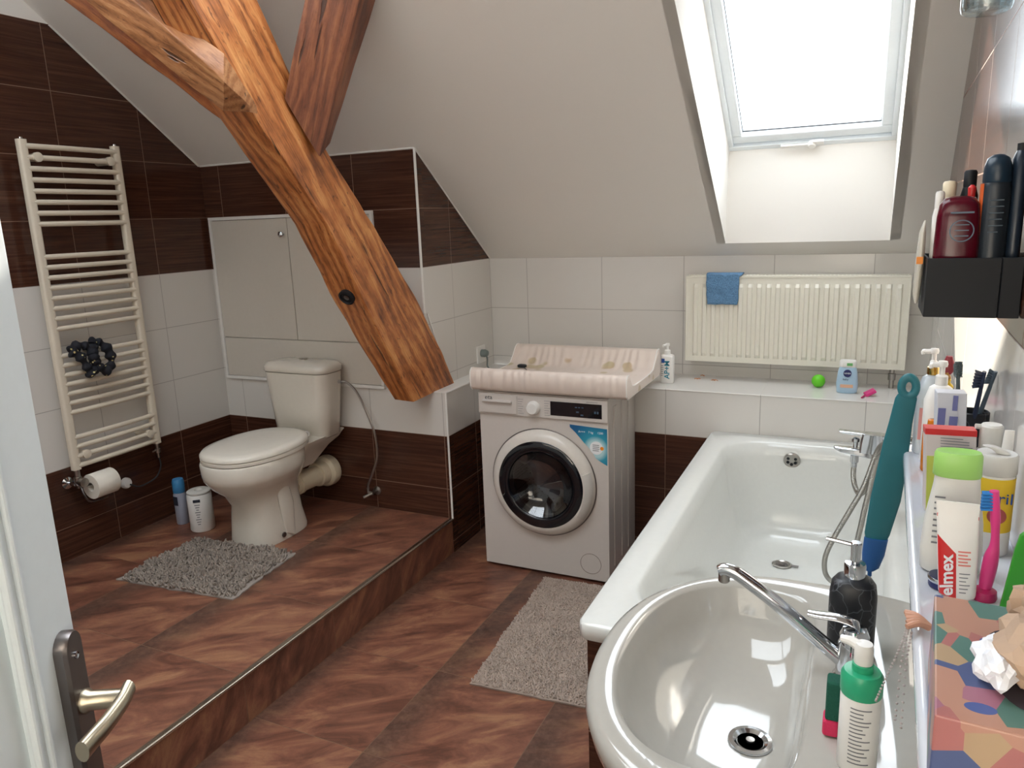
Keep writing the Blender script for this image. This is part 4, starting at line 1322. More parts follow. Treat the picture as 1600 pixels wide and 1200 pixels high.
bm = NB(); box(bm, TX0 + 0.022, TX0 + 0.045, TY0 + 0.02, TY1 + 0.004, 0, TZ - 0.044)
ob('apron', bm, APR, tub, False, label='dark brown tiled side apron')
bm = NB(); box(bm, TX0 + 0.022, 1.93, TY0 + 0.018, TY0 + 0.04, 0, TZ - 0.044)
ob('end_apron', bm, MT['tile_x'], tub, False, label='dark brown tiled end apron')
# seal strip between bath and right wall
bm = NB()
loft(bm, [[Vector((TX1 - 0.002, y, TZ - 0.012)), Vector((wall_x(y) - 0.001, y, TZ - 0.012)), Vector((wall_x(y) - 0.001, y, TZ + 0.004)), Vector((TX1 - 0.002, y, TZ + 0.004))] for y in (TY0, TY1)])
struct('trim_10', bm, 'white_paint')
# overflow on the far inner wall
ov = Vector((1.508, TY1 - 0.118, 0.560))
bm = NB()
lathe(bm, [(0.032, -0.006), (0.033, 0.003), (0.028, 0.007), (0.024, 0.005), (0.0, 0.004)], ov, 36, (0, -1, -0.15)); ob('overflow', bm, 'steel', tub)
bm = NB()
for i in range(6):
    a = i * PI / 3 + 0.5
    lathe(bm, [(0.0062, 0.0046), (0.0062, 0.0068), (0, 0.007)], ov + Vector((math.cos(a) * 0.0165, 0, math.sin(a) * 0.0165)), 12, (0, -1, -0.15))
ob('overflow_hole', bm, 'black', tub, label='dark holes of the overflow')
zd = TZ - 0.390
dcn = (1.512, -0.78, zd)
bm = NB(); lathe(bm, [(0.036, 0), (0.037, 0.003), (0.030, 0.005), (0.023, 0.002), (0.022, 0.001)], dcn, 36, cap1=False)
ob('drain', bm, 'steel', tub)
bm = NB(); lathe(bm, [(0.022, 0.0015), (0.0, 0.002)], dcn, 24); lathe(bm, [(0.011, 0.002), (0.010, 0.005), (0, 0.006)], dcn, 18)
ob('drain_plug', bm, 'dark_metal', tub)
bm = NB(); obox(bm, (dcn[0] + 0.047, dcn[1] - 0.004, zd + 0.004), (0.014, 0, 0), (0, 0.005, 0), (0, 0, 0.002)); bev(ob('plug_tab', bm, 'dark_metal', tub, False), 0.003, 2)

# bath mixer on the right wall
YB = -1.05
wx = wall_x(YB)
bt = T('bath_mixer', 'chrome single-lever bath mixer tap on the right wall over the bathtub', 'tap', (wx, YB, 0.77))
bm = NB()
for dy in (-0.075, 0.075):
    lathe(bm, [(0.032, 0), (0.032, 0.006), (0.016, 0.014), (0.016, 0.05)], (wx, YB + dy, 0.80), 24, (-1, 0, 0))
tube(bm, [(wx - 0.055, YB - 0.10, 0.80), (wx - 0.055, YB + 0.10, 0.80)], 0.024, 24)
lathe(bm, [(0.024, 0), (0.025, 0.03), (0.021, 0.05), (0.0, 0.055)], (wx - 0.068, YB, 0.808), 24, (-0.55, 0, 0.83))
ob('mixer_body', bm, 'chrome', bt)
bm = NB()
loft(bm, [[Vector((x, YB - w, z - h)), Vector((x, YB + w, z - h)), Vector((x, YB + w * 0.8, z + h)), Vector((x, YB - w * 0.8, z + h))] for x, w, z, h in ((wx - 0.06, 0.02, 0.80, 0.02), (wx - 0.10, 0.024, 0.797, 0.018), (wx - 0.20, 0.024, 0.797, 0.013), (wx - 0.28, 0.02, 0.803, 0.008), (wx - 0.303, 0.010, 0.808, 0.004))])
bev(ob('spout', bm, 'chrome', bt, True), 0.004, 3)
bm = NB()
loft(bm, [[Vector((x, YB - w, z - h)), Vector((x, YB + w, z - h)), Vector((x, YB + w, z + h)), Vector((x, YB - w, z + h))] for x, w, z, h in ((wx - 0.07, 0.021, 0.848, 0.012), (wx - 0.11, 0.021, 0.852, 0.009), (wx - 0.20, 0.019, 0.858, 0.005), (wx - 0.29, 0.016, 0.864, 0.003))])
bev(ob('lever', bm, 'chrome', bt, True), 0.003, 3)
bm = NB()
lathe(bm, [(0.013, 0), (0.013, -0.022), (0.009, -0.026), (0.009, -0.04)], (1.742, YB, 0.785), 16)
ob('hose_outlet', bm, 'chrome', bt)
bm = NB(); lathe(bm, [(0.007, 0), (0.008, 0.018), (0.012, 0.020), (0.012, 0.030), (0.006, 0.034), (0, 0.035)], (1.742, YB, 0.812), 18)
ob('diverter_knob', bm, 'chrome', bt)
bm = NB(); loft(bm, [rrect(1.790, YB, hx, 0.024, 0.008, z, 4) for z, hx in ((0.80, 0.036), (0.835, 0.034), (0.862, 0.030))]); ob('cartridge_block', bm, 'chrome', bt)
# shower hose
hs = T('shower_hose', 'flexible grey metal shower hose hanging in a loop below the bath mixer', 'hose', (1.80, -1.2, 0.4))
g = NG('ribbed_hose')
P_, x_, y_, z_ = g.pos()
rib = g.math('SINE', g.math('MULTIPLY', z_, 1500.0))
g.b.inputs['Metallic'].default_value = 0.9; g.b.inputs['Roughness'].default_value = 0.3
g.put(g.b.inputs['Base Color'], lin((164, 162, 156))); g.bump(rib, 0.5, 0.001)
MT['hose'] = g.m
bm = NB(); tube(bm, [(1.742, -1.05, 0.750), (1.742, -1.055, 0.715), (1.749, -1.07, 0.685), (1.762, -1.10, 0.672), (1.776, -1.14, 0.70), (1.786, -1.20, 0.77), (1.806, -1.28, 0.88), (1.850, -1.36, 0.945), (1.905, -1.46, 0.965)], 0.0085, 12, 8)
ob('hose_upper', bm, 'hose', hs)
bm = NB(); tube(bm, [(1.900, -1.46, 0.955), (1.840, -1.38, 0.93), (1.806, -1.30, 0.892), (1.773, -1.30, 0.771), (1.738, -1.30, 0.686), (1.701, -1.30, 0.598), (1.679, -1.30, 0.531), (1.680, -1.30, 0.478), (1.700, -1.30, 0.450), (1.73, -1.31, 0.455), (1.752, -1.315, 0.53), (1.768, -1.315, 0.63), (1.783, -1.315, 0.74), (1.806, -1.32, 0.87), (1.86, -1.38, 0.915), (1.91, -1.46, 0.945)], 0.0078, 12, 8)
ob('hose_lower', bm, 'hose', hs)
bm = NB(); lathe(bm, [(0.022, 0), (0.022, 0.006), (0.012, 0.012), (0.012, 0.05), (0, 0.052)], (wall_x(-1.46), -1.46, 0.96), 20, (-1, 0, 0)); ob('wall_holder', bm, 'chrome', hs)

# ================================================================== WASHBASIN
sk = T('washbasin', 'white ceramic washbasin on the right wall in front of the bathtub', 'washbasin', (1.80, -2.49, 0.68))
SX, SYc, SZ = 1.66, -2.49, 0.852
bm = NB()
SG = 96


def sring(cx, cy, z, rl, rr, ry, nl, nr): return se_ring(cx, cy, z, rl, ry, nl, SG, rr, nr)


def sring2(cx, cy, z, rl, rr, ry, nl=2.15, nr=6.0):
    # smooth change of exponent with the angle keeps the outline continuous
    pts = []
    for i in range(SG):
        t = 2 * PI * i / SG
        c, s = math.cos(t), math.sin(t)
        w = max(0.0, c) ** 0.7
        ex = nl + (nr - nl) * w
        R = rl if c < 0 else rr
        pts.append(Vector((cx + R * math.copysign(abs(c) ** (2 / ex), c), cy + ry * math.copysign(abs(s) ** (2 / (nl + (nr - nl) * w)), s), z)))
    return pts


XB = 1.925
rings = [sring2(1.78, SYc, SZ - 0.20, 0.16, XB - 1.78, 0.17, 2.0, 4), sring2(1.72, SYc, SZ - 0.17, 0.22, XB - 1.72, 0.24, 2.1, 5), sring2(1.68, SYc, SZ - 0.11, 0.28, XB - 1.68, 0.31, 2.2, 5), sring2(SX, SYc, SZ - 0.05, 0.298, XB - SX, 0.345, 2.2, 6),
         sring2(SX, SYc, SZ - 0.02, 0.305, XB - SX, 0.352, 2.2, 6), sring2(SX, SYc, SZ - 0.004, 0.300, XB - SX, 0.348, 2.2, 6), sring2(SX, SYc, SZ, 0.290, XB - SX - 0.006, 0.338, 2.2, 6),
         sring2(1.575, -2.475, SZ - 0.001, 0.180, 0.128, 0.275, 2.25, 5.5), sring2(1.575, -2.475, SZ - 0.009, 0.172, 0.122, 0.268, 2.25, 5.5), sring2(1.577, -2.475, SZ - 0.05, 0.160, 0.112, 0.25, 2.25, 5.0),
         sring2(1.582, -2.478, SZ - 0.09, 0.135, 0.10, 0.21, 2.2, 4), sring2(1.590, -2.482, SZ - 0.118, 0.10, 0.088, 0.16, 2.1, 3), sring2(1.602, -2.49, SZ - 0.130, 0.062, 0.062, 0.09, 2.0, 2.2), sring2(1.612, -2.494, SZ - 0.134, 0.026, 0.026, 0.026, 2, 2)]
loft(bm, rings, True, True)
ob('basin', bm, 'sink', sk, True, 1.2)
bm = NB()
loft(bm, [[Vector((1.895, y, SZ - 0.004)), Vector((wall_x(y), y, SZ - 0.004)), Vector((wall_x(y), y, SZ + 0.016)), Vector((1.905, y, SZ + 0.012))] for y in (-2.815, -2.16)])
bev(ob('rear_upstand', bm, 'sink', sk, True), 0.004, 3)
zdr = SZ - 0.134
bm = NB(); lathe(bm, [(0.036, 0.002), (0.035, 0.005), (0.028, 0.006), (0.022, 0.001), (0.020, -0.012)], (1.612, -2.494, zdr), 40, cap0=False, cap1=False)
ob('drain_ring', bm, 'chrome', sk)
bm = NB(); lathe(bm, [(0.021, -0.002), (0, -0.002)], (1.612, -2.494, zdr + 0.004), 24); ob('drain_hole', bm, 'black', sk)
bm = NB(); lathe(bm, [(0.007, 0), (0.007, 0.004), (0, 0.005)], (1.612, -2.494, zdr + 0.002), 16); ob('drain_screw', bm, 'steel', sk)
bm = NB(); loft(bm, [se_ring(1.80, -2.49, z, rx, ry, 2.4, 32) for z, rx, ry in ((0.0, 0.085, 0.09), (0.10, 0.075, 0.08), (0.5, 0.08, 0.085), (0.66, 0.10, 0.12))])
ob('pedestal', bm, 'sink', sk)
# tap
tp = T('basin_tap', 'chrome basin tap with a long raised spout on the washbasin deck', 'tap', (1.752, -2.462, SZ))
bm = NB()
lathe(bm, [(0.026, 0), (0.027, 0.004), (0.023, 0.008), (0.021, 0.045), (0.021, 0.062), (0.017, 0.072), (0, 0.075)], (1.755, -2.462, SZ), 28); ob('tap_body', bm, 'chrome', tp)
bm = NB(); tube(bm, [(1.752, -2.462, SZ + 0.022), (1.70, -2.459, SZ + 0.060), (1.64, -2.455, SZ + 0.104), (1.595, -2.452, SZ + 0.132), (1.575, -2.451, SZ + 0.143), (1.558, -2.450, SZ + 0.146), (1.549, -2.45, SZ + 0.142)], lambda q: 0.0125 - 0.002 * q, 18, 6)
ob('spout', bm, 'chrome', tp)
bm = NB(); lathe(bm, [(0.0095, 0), (0.0095, -0.014), (0.008, -0.016), (0, -0.016)], (1.556, -2.45, SZ + 0.140), 18); ob('aerator', bm, 'steel', tp)
bm = NB()
lathe(bm, [(0.021, 0.0), (0.022, 0.006), (0.017, 0.018), (0, 0.021)], (1.757, -2.462, SZ + 0.070), 24)
pts = catmull([(1.765, -2.462, SZ + 0.078), (1.760, -2.462, SZ + 0.094), (1.735, -2.46, SZ + 0.100), (1.705, -2.458, SZ + 0.098), (1.688, -2.457, SZ + 0.098)], 6)
rr_ = []
for i, p in enumerate(pts):
    q = i / (len(pts) - 1); w = 0.017 - 0.007 * q; h = 0.006 - 0.0025 * q
    rr_.append([p + Vector((0, w * math.cos(a), h * math.sin(a))) for a in [2 * PI * k / 14 for k in range(14)]])
loft(bm, rr_)
ob('lever', bm, 'chrome', tp)

# black marbled soap dispenser
g = NG('black_marble')
tc = g.n('ShaderNodeTexCoord').outputs['Object']
vo = g.n('ShaderNodeTexVoronoi', feature='DISTANCE_TO_EDGE'); vo.inputs['Scale'].default_value = 34
wv = g.n('ShaderNodeVectorMath', operation='ADD'); nz = g.n('ShaderNodeTexNoise'); nz.inputs['Scale'].default_value = 30
g.t.links.new(tc, nz.inputs['Vector'])
sc_ = g.n('ShaderNodeVectorMath', operation='SCALE'); g.t.links.new(nz.outputs['Color'], sc_.inputs[0]); sc_.inputs['Scale'].default_value = 0.035
g.t.links.new(tc, wv.inputs[0]); g.t.links.new(sc_.outputs[0], wv.inputs[1]); g.t.links.new(wv.outputs[0], vo.inputs['Vector'])
vein = g.math('MULTIPLY', g.math('SUBTRACT', 1.0, g.smooth(vo.outputs['Distance'], 0.0, 0.035)), g.noise(tc, 22.0))
g.put(g.b.inputs['Base Color'], g.mix(g.math('MULTIPLY', vein, 0.55), lin((22, 24, 30)), lin((150, 156, 164))))
g.b.inputs['Roughness'].default_value = 0.42
cS = (1.752, -2.372, SZ)
t = T('soap_dispenser', 'black marbled soap dispenser with a chrome pump behind the basin tap', 'soap dispenser', cS)
bm = NB(); loft(bm, [se_ring(cS[0], cS[1], SZ + z, r, r * 0.88, 2.8, 40) for z, r in ((0, 0.030), (0.004, 0.034), (0.02, 0.0365), (0.10, 0.0365), (0.118, 0.034), (0.128, 0.027), (0.133, 0.018))]); ob('bottle', bm, g.m, t, True, 0.9)
cyl(t, 'pump_collar', (cS[0], cS[1], SZ + 0.130), [(0.0165, 0), (0.0168, 0.022), (0.0155, 0.026), (0.006, 0.027), (0.006, 0.04)], 'chrome')
bm = NB(); lathe(bm, [(0.0078, 0), (0.0085, 0.026), (0.009, 0.030), (0.0075, 0.032), (0, 0.032)], (cS[0], cS[1], SZ + 0.160), 20)
tube(bm, [(cS[0], cS[1], SZ + 0.186), (cS[0] - 0.022, cS[1], SZ + 0.189), (cS[0] - 0.046, cS[1], SZ + 0.192)], 0.0035, 8)
ob('pump_head', bm, 'chrome', t)

# green-collared pump bottle
cG = (1.766, -2.665, SZ)
t = bottle('hand_wash_bottle', 'white pump bottle with a green collar at the near end of the washbasin', 'bottle', cG, ((0, 0.022, 0.022), (0.003, 0.0245, 0.0245), (0.108, 0.0245, 0.0245), (0.112, 0.023, 0.023)), 'white_plastic', n=2)
cyl(t, 'green_collar', (cG[0], cG[1], SZ + 0.110), [(0.0245, 0), (0.0255, 0.003), (0.0255, 0.026), (0.022, 0.032), (0.013, 0.033), (0.013, 0.042), (0.010, 0.043)], 'mint', label='green screw collar')
bm = NB(); lathe(bm, [(0.010, 0), (0.0115, 0.004), (0.0115, 0.024), (0.010, 0.030), (0, 0.031)], (cG[0], cG[1], SZ + 0.150), 20)
tube(bm, [(cG[0], cG[1], SZ + 0.172), (cG[0] - 0.016, cG[1] + 0.006, SZ + 0.177), (cG[0] - 0.027, cG[1] + 0.01, SZ + 0.176)], lambda q: 0.008 - 0.003 * q, 10)
ob('pump_head', bm, 'white_plastic', t)
bm = NB()
rg = random.Random(3)
for i in range(15):
    z = SZ + 0.098 - i * 0.0056
    a0, a1 = -2.05, -1.0 - rg.choice([0, 0, 0.1, 0.25, 0.4])
    ks = [a0 + (a1 - a0) * k / 8 for k in range(9)]
    loft(bm, [[Vector((cG[0] + math.cos(a) * 0.0249, cG[1] + math.sin(a) * 0.0249, z + dz)) for a in ks] for dz in (0, 0.0018)], False, False, False)
ob('small_print', bm, 'grey_ink', t, False)
# sponge
t = T('sponge', 'small sponge with dark green scourer and pink foam beside the pump bottle', 'sponge', (1.73, -2.618, SZ))
bm = NB(); obox(bm, (1.734, -2.606, SZ + 0.0555), (0.010, 0.0, 0), (0, 0.014, 0), (0, 0, 0.030)); bev(ob('scourer', bm, M('scourer_green', (24, 82, 66), 0.95, bump=0.8, bscale=300), t, False), 0.004, 3)
bm = NB(); obox(bm, (1.732, -2.606, SZ + 0.0135), (0.0105, 0.0, 0), (0, 0.0145, 0), (0, 0, 0.0125)); bev(ob('foam', bm, M('foam_pink', (206, 50, 92), 0.9, bump=0.6, bscale=300), t, False), 0.004, 3)

# ================================================================== SHELF over the basin
ZS = 1.120
shf = NB()
SY1, SY0 = -2.035, -3.95
def shelf_x(y): return 1.826 + 0.0215 * (y + 2.034)
def wallgap(y): return wall_x(y) - 0.0005
n = 10
pts = []
for i in range(n + 1):
    a = i / n * PI / 2
    pts.append((shelf_x(SY1) + 0.018 * (1 - math.cos(PI / 2 - a)) - 0.0, SY1 - 0.018 * (1 - math.sin(PI / 2 - a + 0))))
outline = [(shelf_x(SY0), SY0)] + [(shelf_x(SY1) + 0.03 - 0.03 * math.cos(a), SY1 - 0.03 + 0.03 * math.sin(a)) for a in [k * PI / 16 for k in range(9)]] + [(wallgap(SY1), SY1), (wallgap(SY0), SY0)]
def offs(d): return [(x + d if i <= 9 else x, y - (d if 1 <= i <= 10 else 0)) for i, (x, y) in enumerate(outline)]
loft(shf, [[Vector((x, y, z)) for x, y in offs(d)] for d, z in ((0.006, ZS - 0.022), (0.0, ZS - 0.016), (-0.002, ZS - 0.006), (0.0, ZS + 0.001), (0.004, ZS + 0.004), (0.008, ZS + 0.003), (0.011, ZS - 0.0))])
o = ob('bathroom_shelf', shf, M('shelf_glazed_white', (206, 210, 218), 0.1, coat=0.5), None, True, 0.9, loc=(1.88, -2.9, ZS))
setp(o, 'long narrow glossy white wall shelf over the washbasin holding toiletries', 'shelf')

def S(x, y): return (x, y, ZS + 0.0005)


# pump bottles at the far end
c = S(1.862, -2.085)
t = bottle('clear_pump_bottle', 'pale clear pump bottle with a gold collar at the far end of the shelf', 'bottle', c, ((0, 0.022, 0.018), (0.003, 0.0245, 0.02), (0.12, 0.0245, 0.02), (0.145, 0.016, 0.015), (0.15, 0.009, 0.009)), M('pale_clear_body', (206, 214, 222), 0.15, trans=0.35), n=2.2)
cyl(t, 'gold_collar', (c[0], c[1], c[2] + 0.150), [(0.009, 0), (0.010, 0.002), (0.010, 0.014), (0.006, 0.016)], 'gold', 20)
ob('pink_label', B(c[0] - 0.018, c[0] + 0.0, c[1] - 0.0212, c[1] - 0.019, c[2] + 0.03, c[2] + 0.09), M('pink_label', (214, 150, 146), 0.4), t, False)
pump(t, c, 0.160, 'white_plastic', 0.9, (-1, 0.1, 0), 0.02, 0.007)
c = S(1.872, -2.14)
t = bottle('white_pump_bottle', 'plain white pump bottle just in front of the gold-collared one', 'bottle', c, ((0, 0.022, 0.018), (0.003, 0.025, 0.02), (0.115, 0.025, 0.02), (0.138, 0.018, 0.016), (0.143, 0.011, 0.011)), 'white_plastic', n=2.2)
pump(t, c, 0.143, 'white_plastic', 1.0, (-1, -0.2, 0), 0.018, 0.010)
c = S(1.862, -2.195)
t = bottle('orange_bottle', 'small orange bottle with blue and yellow label behind the teal brush', 'bottle', c, ((0, 0.014, 0.013), (0.003, 0.0165, 0.015), (0.07, 0.0165, 0.015), (0.078, 0.011, 0.010), (0.092, 0.010, 0.010), (0.093, 0.008, 0.008)), M('orange_syrup', (238, 140, 24), 0.15, trans=0.4), n=2.4)
ob('yellow_label', B(c[0] - 0.015, c[0] + 0.015, c[1] - 0.0162, c[1] - 0.0148, c[2] + 0.062, c[2] + 0.072), 'yellow', t, False)
ob('blue_label', B(c[0] - 0.014, c[0] + 0.014, c[1] - 0.0164, c[1] - 0.0148, c[2] + 0.073, c[2] + 0.080), M('bright_blue', (40, 130, 220), 0.4), t, False)
ob('white_label', B(c[0] - 0.013, c[0] + 0.010, c[1] - 0.0164, c[1] - 0.0148, c[2] + 0.012, c[2] + 0.04), 'white_ink', t, False)
# toothbrush with coloured handle standing in a slim clear holder behind the box
t = T('childrens_toothbrush', 'red and yellow toothbrush with a twisted handle behind the white toothpaste box', 'toothbrush', S(1.895, -2.12))
bm = NB(); tube(bm, [(1.897, -2.125, ZS + 0.002), (1.893, -2.12, ZS + 0.10), (1.887, -2.12, ZS + 0.135), (1.881, -2.12, ZS + 0.150)], lambda q: 0.0055 + 0.0015 * math.sin(q * 30), 10, 8); ob('handle', bm, 'yellow', t)
bm = NB(); tube(bm, [(1.881, -2.12, ZS + 0.150), (1.877, -2.12, ZS + 0.162)], 0.0085, 12); ob('grip_ring', bm, M('ochre_grip', (176, 128, 60), 0.4), t)
bm = NB(); loft(bm, [se_ring(1.882 + 0.0003 * i, -2.12, ZS + 0.160 + z, rx, 0.006, 2.4, 18) for i, (z, rx) in enumerate(((0, 0.006), (0.006, 0.010), (0.02, 0.009), (0.032, 0.005)))]); ob('head', bm, M('dark_red_head', (140, 52, 60), 0.4), t)
# toothpaste carton
t = T('toothpaste_box', 'white and blue toothpaste carton standing upright behind the red-topped leaflet', 'box', S(1.882, -2.235))
bm = NB(); obox(bm, (1.882, -2.235, ZS + 0.0775), (0.0215, 0.002, 0), (-0.001, 0.015, 0), (-0.004, 0, 0.0765)); bev(ob('carton', bm, M('carton_white', (206, 208, 216), 0.45), t, False), 0.001, 1)
bm = NB()
for a in ((-0.019, -0.008, 0.04, 0.128), (0.001, 0.008, 0.125, 0.150), (-0.002, 0.010, 0.07, 0.115), (-0.004, 0.014, 0.03, 0.06)):
    box(bm, 1.880 + a[0], 1.880 + a[1], -2.2525, -2.2505, ZS + a[2], ZS + a[3])
ob('printed_block', bm, M('lilac_print', (106, 110, 160), 0.5), t, False)
# black toothbrush cup with brushes
cC = S(1.921, -2.165)
t = T('toothbrush_cup', 'black marbled toothbrush cup beside the toothpaste carton on the shelf', 'cup', cC)
bm = NB(); lathe(bm, [(0.0, 0.003), (0.022, 0.003), (0.0235, 0.0), (0.025, 0.004), (0.0255, 0.104), (0.0235, 0.106), (0.0228, 0.100), (0.022, 0.008), (0, 0.008)][1:], cC, 32, cap0=True, cap1=False)
ob('cup', bm, g.m, t)


def tbrush(label, p0, p1, mat, hw=0.006, hl=0.026, bdir=(-1, 0, 0), bl=0.009, bmat=None, name='toothbrush'):
    p0, p1 = Vector(p0), Vector(p1)
    d = (p1 - p0).normalized()
    t = T(name, label, 'toothbrush', tuple(p0), 'toothbrushes in the black cup')
    bm = NB(); tube(bm, [p0, p0.lerp(p1, 0.5), p0.lerp(p1, 0.84), p1 - d * hl * 0.4], lambda q: 0.0048 - 0.002 * q, 10, 4); ob('handle', bm, mat, t)
    b = Vector(bdir); b = (b - d * b.dot(d)).normalized(); w = d.cross(b)
    bm = NB(); loft(bm, [[p1 + d * z + w * hw * k * math.cos(a) + b * 0.003 * math.sin(a) for a in [2 * PI * i / 14 for i in range(14)]] for z, k in ((-hl * 0.6, 0.45), (-hl * 0.4, 0.9), (hl * 0.3, 1.0), (hl * 0.5, 0.6))]); ob('head', bm, mat, t)
    bm = NB()
    for i in range(6):
        for j in (-1, 0, 1):
            c0 = p1 + d * (-hl * 0.35 + i * hl * 0.14) + w * hw * 0.55 * j
            tube(bm, [c0, c0 + b * bl + d * 0.0015 * (i - 2.5)], 0.0013, 5)
    ob('bristles', bm, bmat or mat, t)
    return t


GRB = M('grey_brush', (84, 96, 98), 0.5); DKB = M('navy_brush', (34, 44, 68), 0.5); SLB = M('slate_brush', (70, 84, 96), 0.45)
tbrush('slim grey-green toothbrush standing straight in the black cup', (1.905, -2.165, ZS + 0.012), (1.893, -2.165, ZS + 0.178), GRB, 0.0075, 0.026, (0.2, -1, 0), 0.006)
tbrush('navy toothbrush with splayed bristles leaning right in the black cup', (1.915, -2.170, ZS + 0.012), (1.926, -2.20, ZS + 0.168), DKB, 0.007, 0.030, (-1, 0, 0), 0.013)
tbrush('slate toothbrush leaning furthest right in the black cup', (1.912, -2.158, ZS + 0.012), (1.942, -2.19, ZS + 0.170), SLB, 0.006, 0.024, (-1, 0.3, 0), 0.010)
# red-topped leaflet / carton
c = S(1.874, -2.385)
t = T('red_topped_box', 'flat white box with a red top band and yellow-green edge behind the green-capped bottle', 'box', c)
bm = NB(); obox(bm, (1.870, -2.385, ZS + 0.0655), (0.033, 0.003, 0), (-0.001, 0.012, 0), (-0.004, 0, 0.0645)); bev(ob('carton', bm, M('leaflet_grey', (196, 188, 186), 0.5), t, False), 0.001, 1)
bm = NB(); obox(bm, (1.8662, -2.385, ZS + 0.1265), (0.0334, 0.003, 0), (-0.001, 0.0124, 0), (-0.0002, 0, 0.0045)); ob('red_band', bm, 'red', t, False)
bm = NB(); obox(bm, (1.8465, -2.3995, ZS + 0.045), (0.0055, 0.0005, 0), (0, 0.0005, 0), (-0.0024, 0, 0.044)); ob('green_stripe', bm, M('yellow_green', (178, 188, 80), 0.5), t, False)
bm = NB()
rg = random.Random(9)
for i in range(24):
    z = ZS + 0.117 - i * 0.0042; xo = 1.8705 + 0.004 * (0.0655 - (z - ZS)) / 0.0645
    box(bm, xo - 0.013, xo + 0.028 - rg.choice([0, 0, 0.004, 0.012]), -2.3984, -2.3974, z, z + 0.0012)
ob('small_print', bm, 'grey_ink', t, False)
# white pump bottle by the wall
c = S(1.920, -2.38)
t = bottle('cream_pump_bottle', 'plump white pump bottle against the tiled wall, behind the yellow-labelled tub', 'bottle', c, ((0, 0.019, 0.019), (0.004, 0.0215, 0.0215), (0.085, 0.0215, 0.0215), (0.098, 0.018, 0.018), (0.102, 0.0145, 0.0145)), M('off_white_plastic', (208, 206, 200), 0.35), n=2)
bm = NB(); lathe(bm, [(0.0145, 0.100), (0.0150, 0.103), (0.0150, 0.136), (0.0125, 0.139), (0, 0.140)], c, 24); tube(bm, [(c[0] - 0.008, c[1], c[2] + 0.134), (c[0] - 0.021, c[1] - 0.003, c[2] + 0.135)], 0.004, 8); ob('pump_head', bm, M('off_white_plastic2', (206, 204, 198), 0.35), t)
# small white tube by the wall
t = T('white_tube', 'small slim white tube leaning on the tiled wall beside the plump pump bottle', 'tube', S(1.931, -2.43))
bm = NB(); loft(bm, [se_ring(1.930 - 0.0 + z * 0.03, -2.43, ZS + z, rx, ry, 2.2, 20) for z, rx, ry in ((0.001, 0.006, 0.006), (0.02, 0.0065, 0.006), (0.12, 0.007, 0.003), (0.145, 0.006, 0.001))]); ob('body', bm, 'white_plastic', t)
# yellow-labelled tub
c = S(1.9085, -2.520)
t = T('yellow_label_tub', 'white round tub with a yellow label standing behind the pink toothbrush', 'tub', c)
cyl(t, 'tub', c, [(0.0215, 0), (0.0235, 0.003), (0.0235, 0.108), (0.0225, 0.110)], 'white_plastic', 36)
cyl(t, 'lid', c, [(0.0235, 0.110), (0.0245, 0.112), (0.0245, 0.134), (0.0225, 0.137), (0, 0.137)], M('matte_white_lid', (200, 198, 194), 0.4), 36)
bm = NB(); loft(bm, [[Vector((c[0] + 0.008 * math.cos(a) + z * 0.5, c[1] - 0.006 + 0.006 * math.sin(a), c[2] + 0.135 + 0.002 + zz)) for a in [2 * PI * i / 14 for i in range(14)]] for z, zz in ((-0.020, 0.010), (0.0, 0.006), (0.012, 0.001))]); ob('flip_top', bm, M('matte_white_tab', (206, 204, 200), 0.4), t)
ks = [-PI + PI * k / 16 for k in range(17)]
bm = NB(); loft(bm, [[Vector((c[0] + math.cos(a) * 0.0238, c[1] + math.sin(a) * 0.0238, c[2] + z)) for a in ks] for z in (0.034, 0.107)], False, False, False); ob('label', bm, 'yellow', t, True)
text('ril', 0.021, (c[0] + 0.011, c[1] - 0.0242, c[2] + 0.082), (1, 0, 0), (0, 0, 1), 'blue_ink', t)
bm = NB(); lathe(bm, [(0.011, 0.0241), (0.0, 0.0243)], (c[0] + 0.003, c[1], c[2] + 0.058), 20, (0, -1, 0), False, True)
ob('label_picture', bm, M('muted_red', (170, 84, 80), 0.5), t, False)
# green-capped shampoo
c = S(1.857, -2.605)
t = bottle('green_capped_bottle', 'white bottle with a lime green cap behind the toothpaste tube', 'bottle', c, ((0, 0.028, 0.015), (0.004, 0.033, 0.018), (0.03, 0.0345, 0.0185), (0.07, 0.032, 0.018), (0.115, 0.0255, 0.0165), (0.128, 0.0245, 0.016)), M('bottle_grey_white', (214, 213, 208), 0.3), n=2.4)
bm = NB(); loft(bm, [se_ring(c[0] - 0.001, c[1], c[2] + z, rx, ry, 2.3, 36) for z, rx, ry in ((0.128, 0.0255, 0.0165), (0.129, 0.0265, 0.0175), (0.155, 0.0262, 0.0172), (0.159, 0.024, 0.015), (0.157, 0.015, 0.009))]); ob('cap', bm, 'lime', t, True, 0.9)
lines(9, c[0] - 0.024, c[0] - 0.012, c[1] - 0.0188, c[2] + 0.105, 0.0075, 0.0022, 'grey_ink', t)
ob('printed_badge', B(c[0] - 0.012, c[0] + 0.002, c[1] - 0.0190, c[1] - 0.0165, c[2] + 0.094, c[2] + 0.099), 'dark_ink', t, False)
bm = NB()
for i in range(3): obox(bm, (c[0] + 0.004 + 0.006 * i, c[1] - 0.0186, c[2] + 0.087 - 0.003 * i + (0.008 if i == 2 else 0)), (0.006, 0, -0.0015), (0, 0.0003, 0), (0, 0, 0.0008))
ob('scribble', bm, 'navy', t, False)
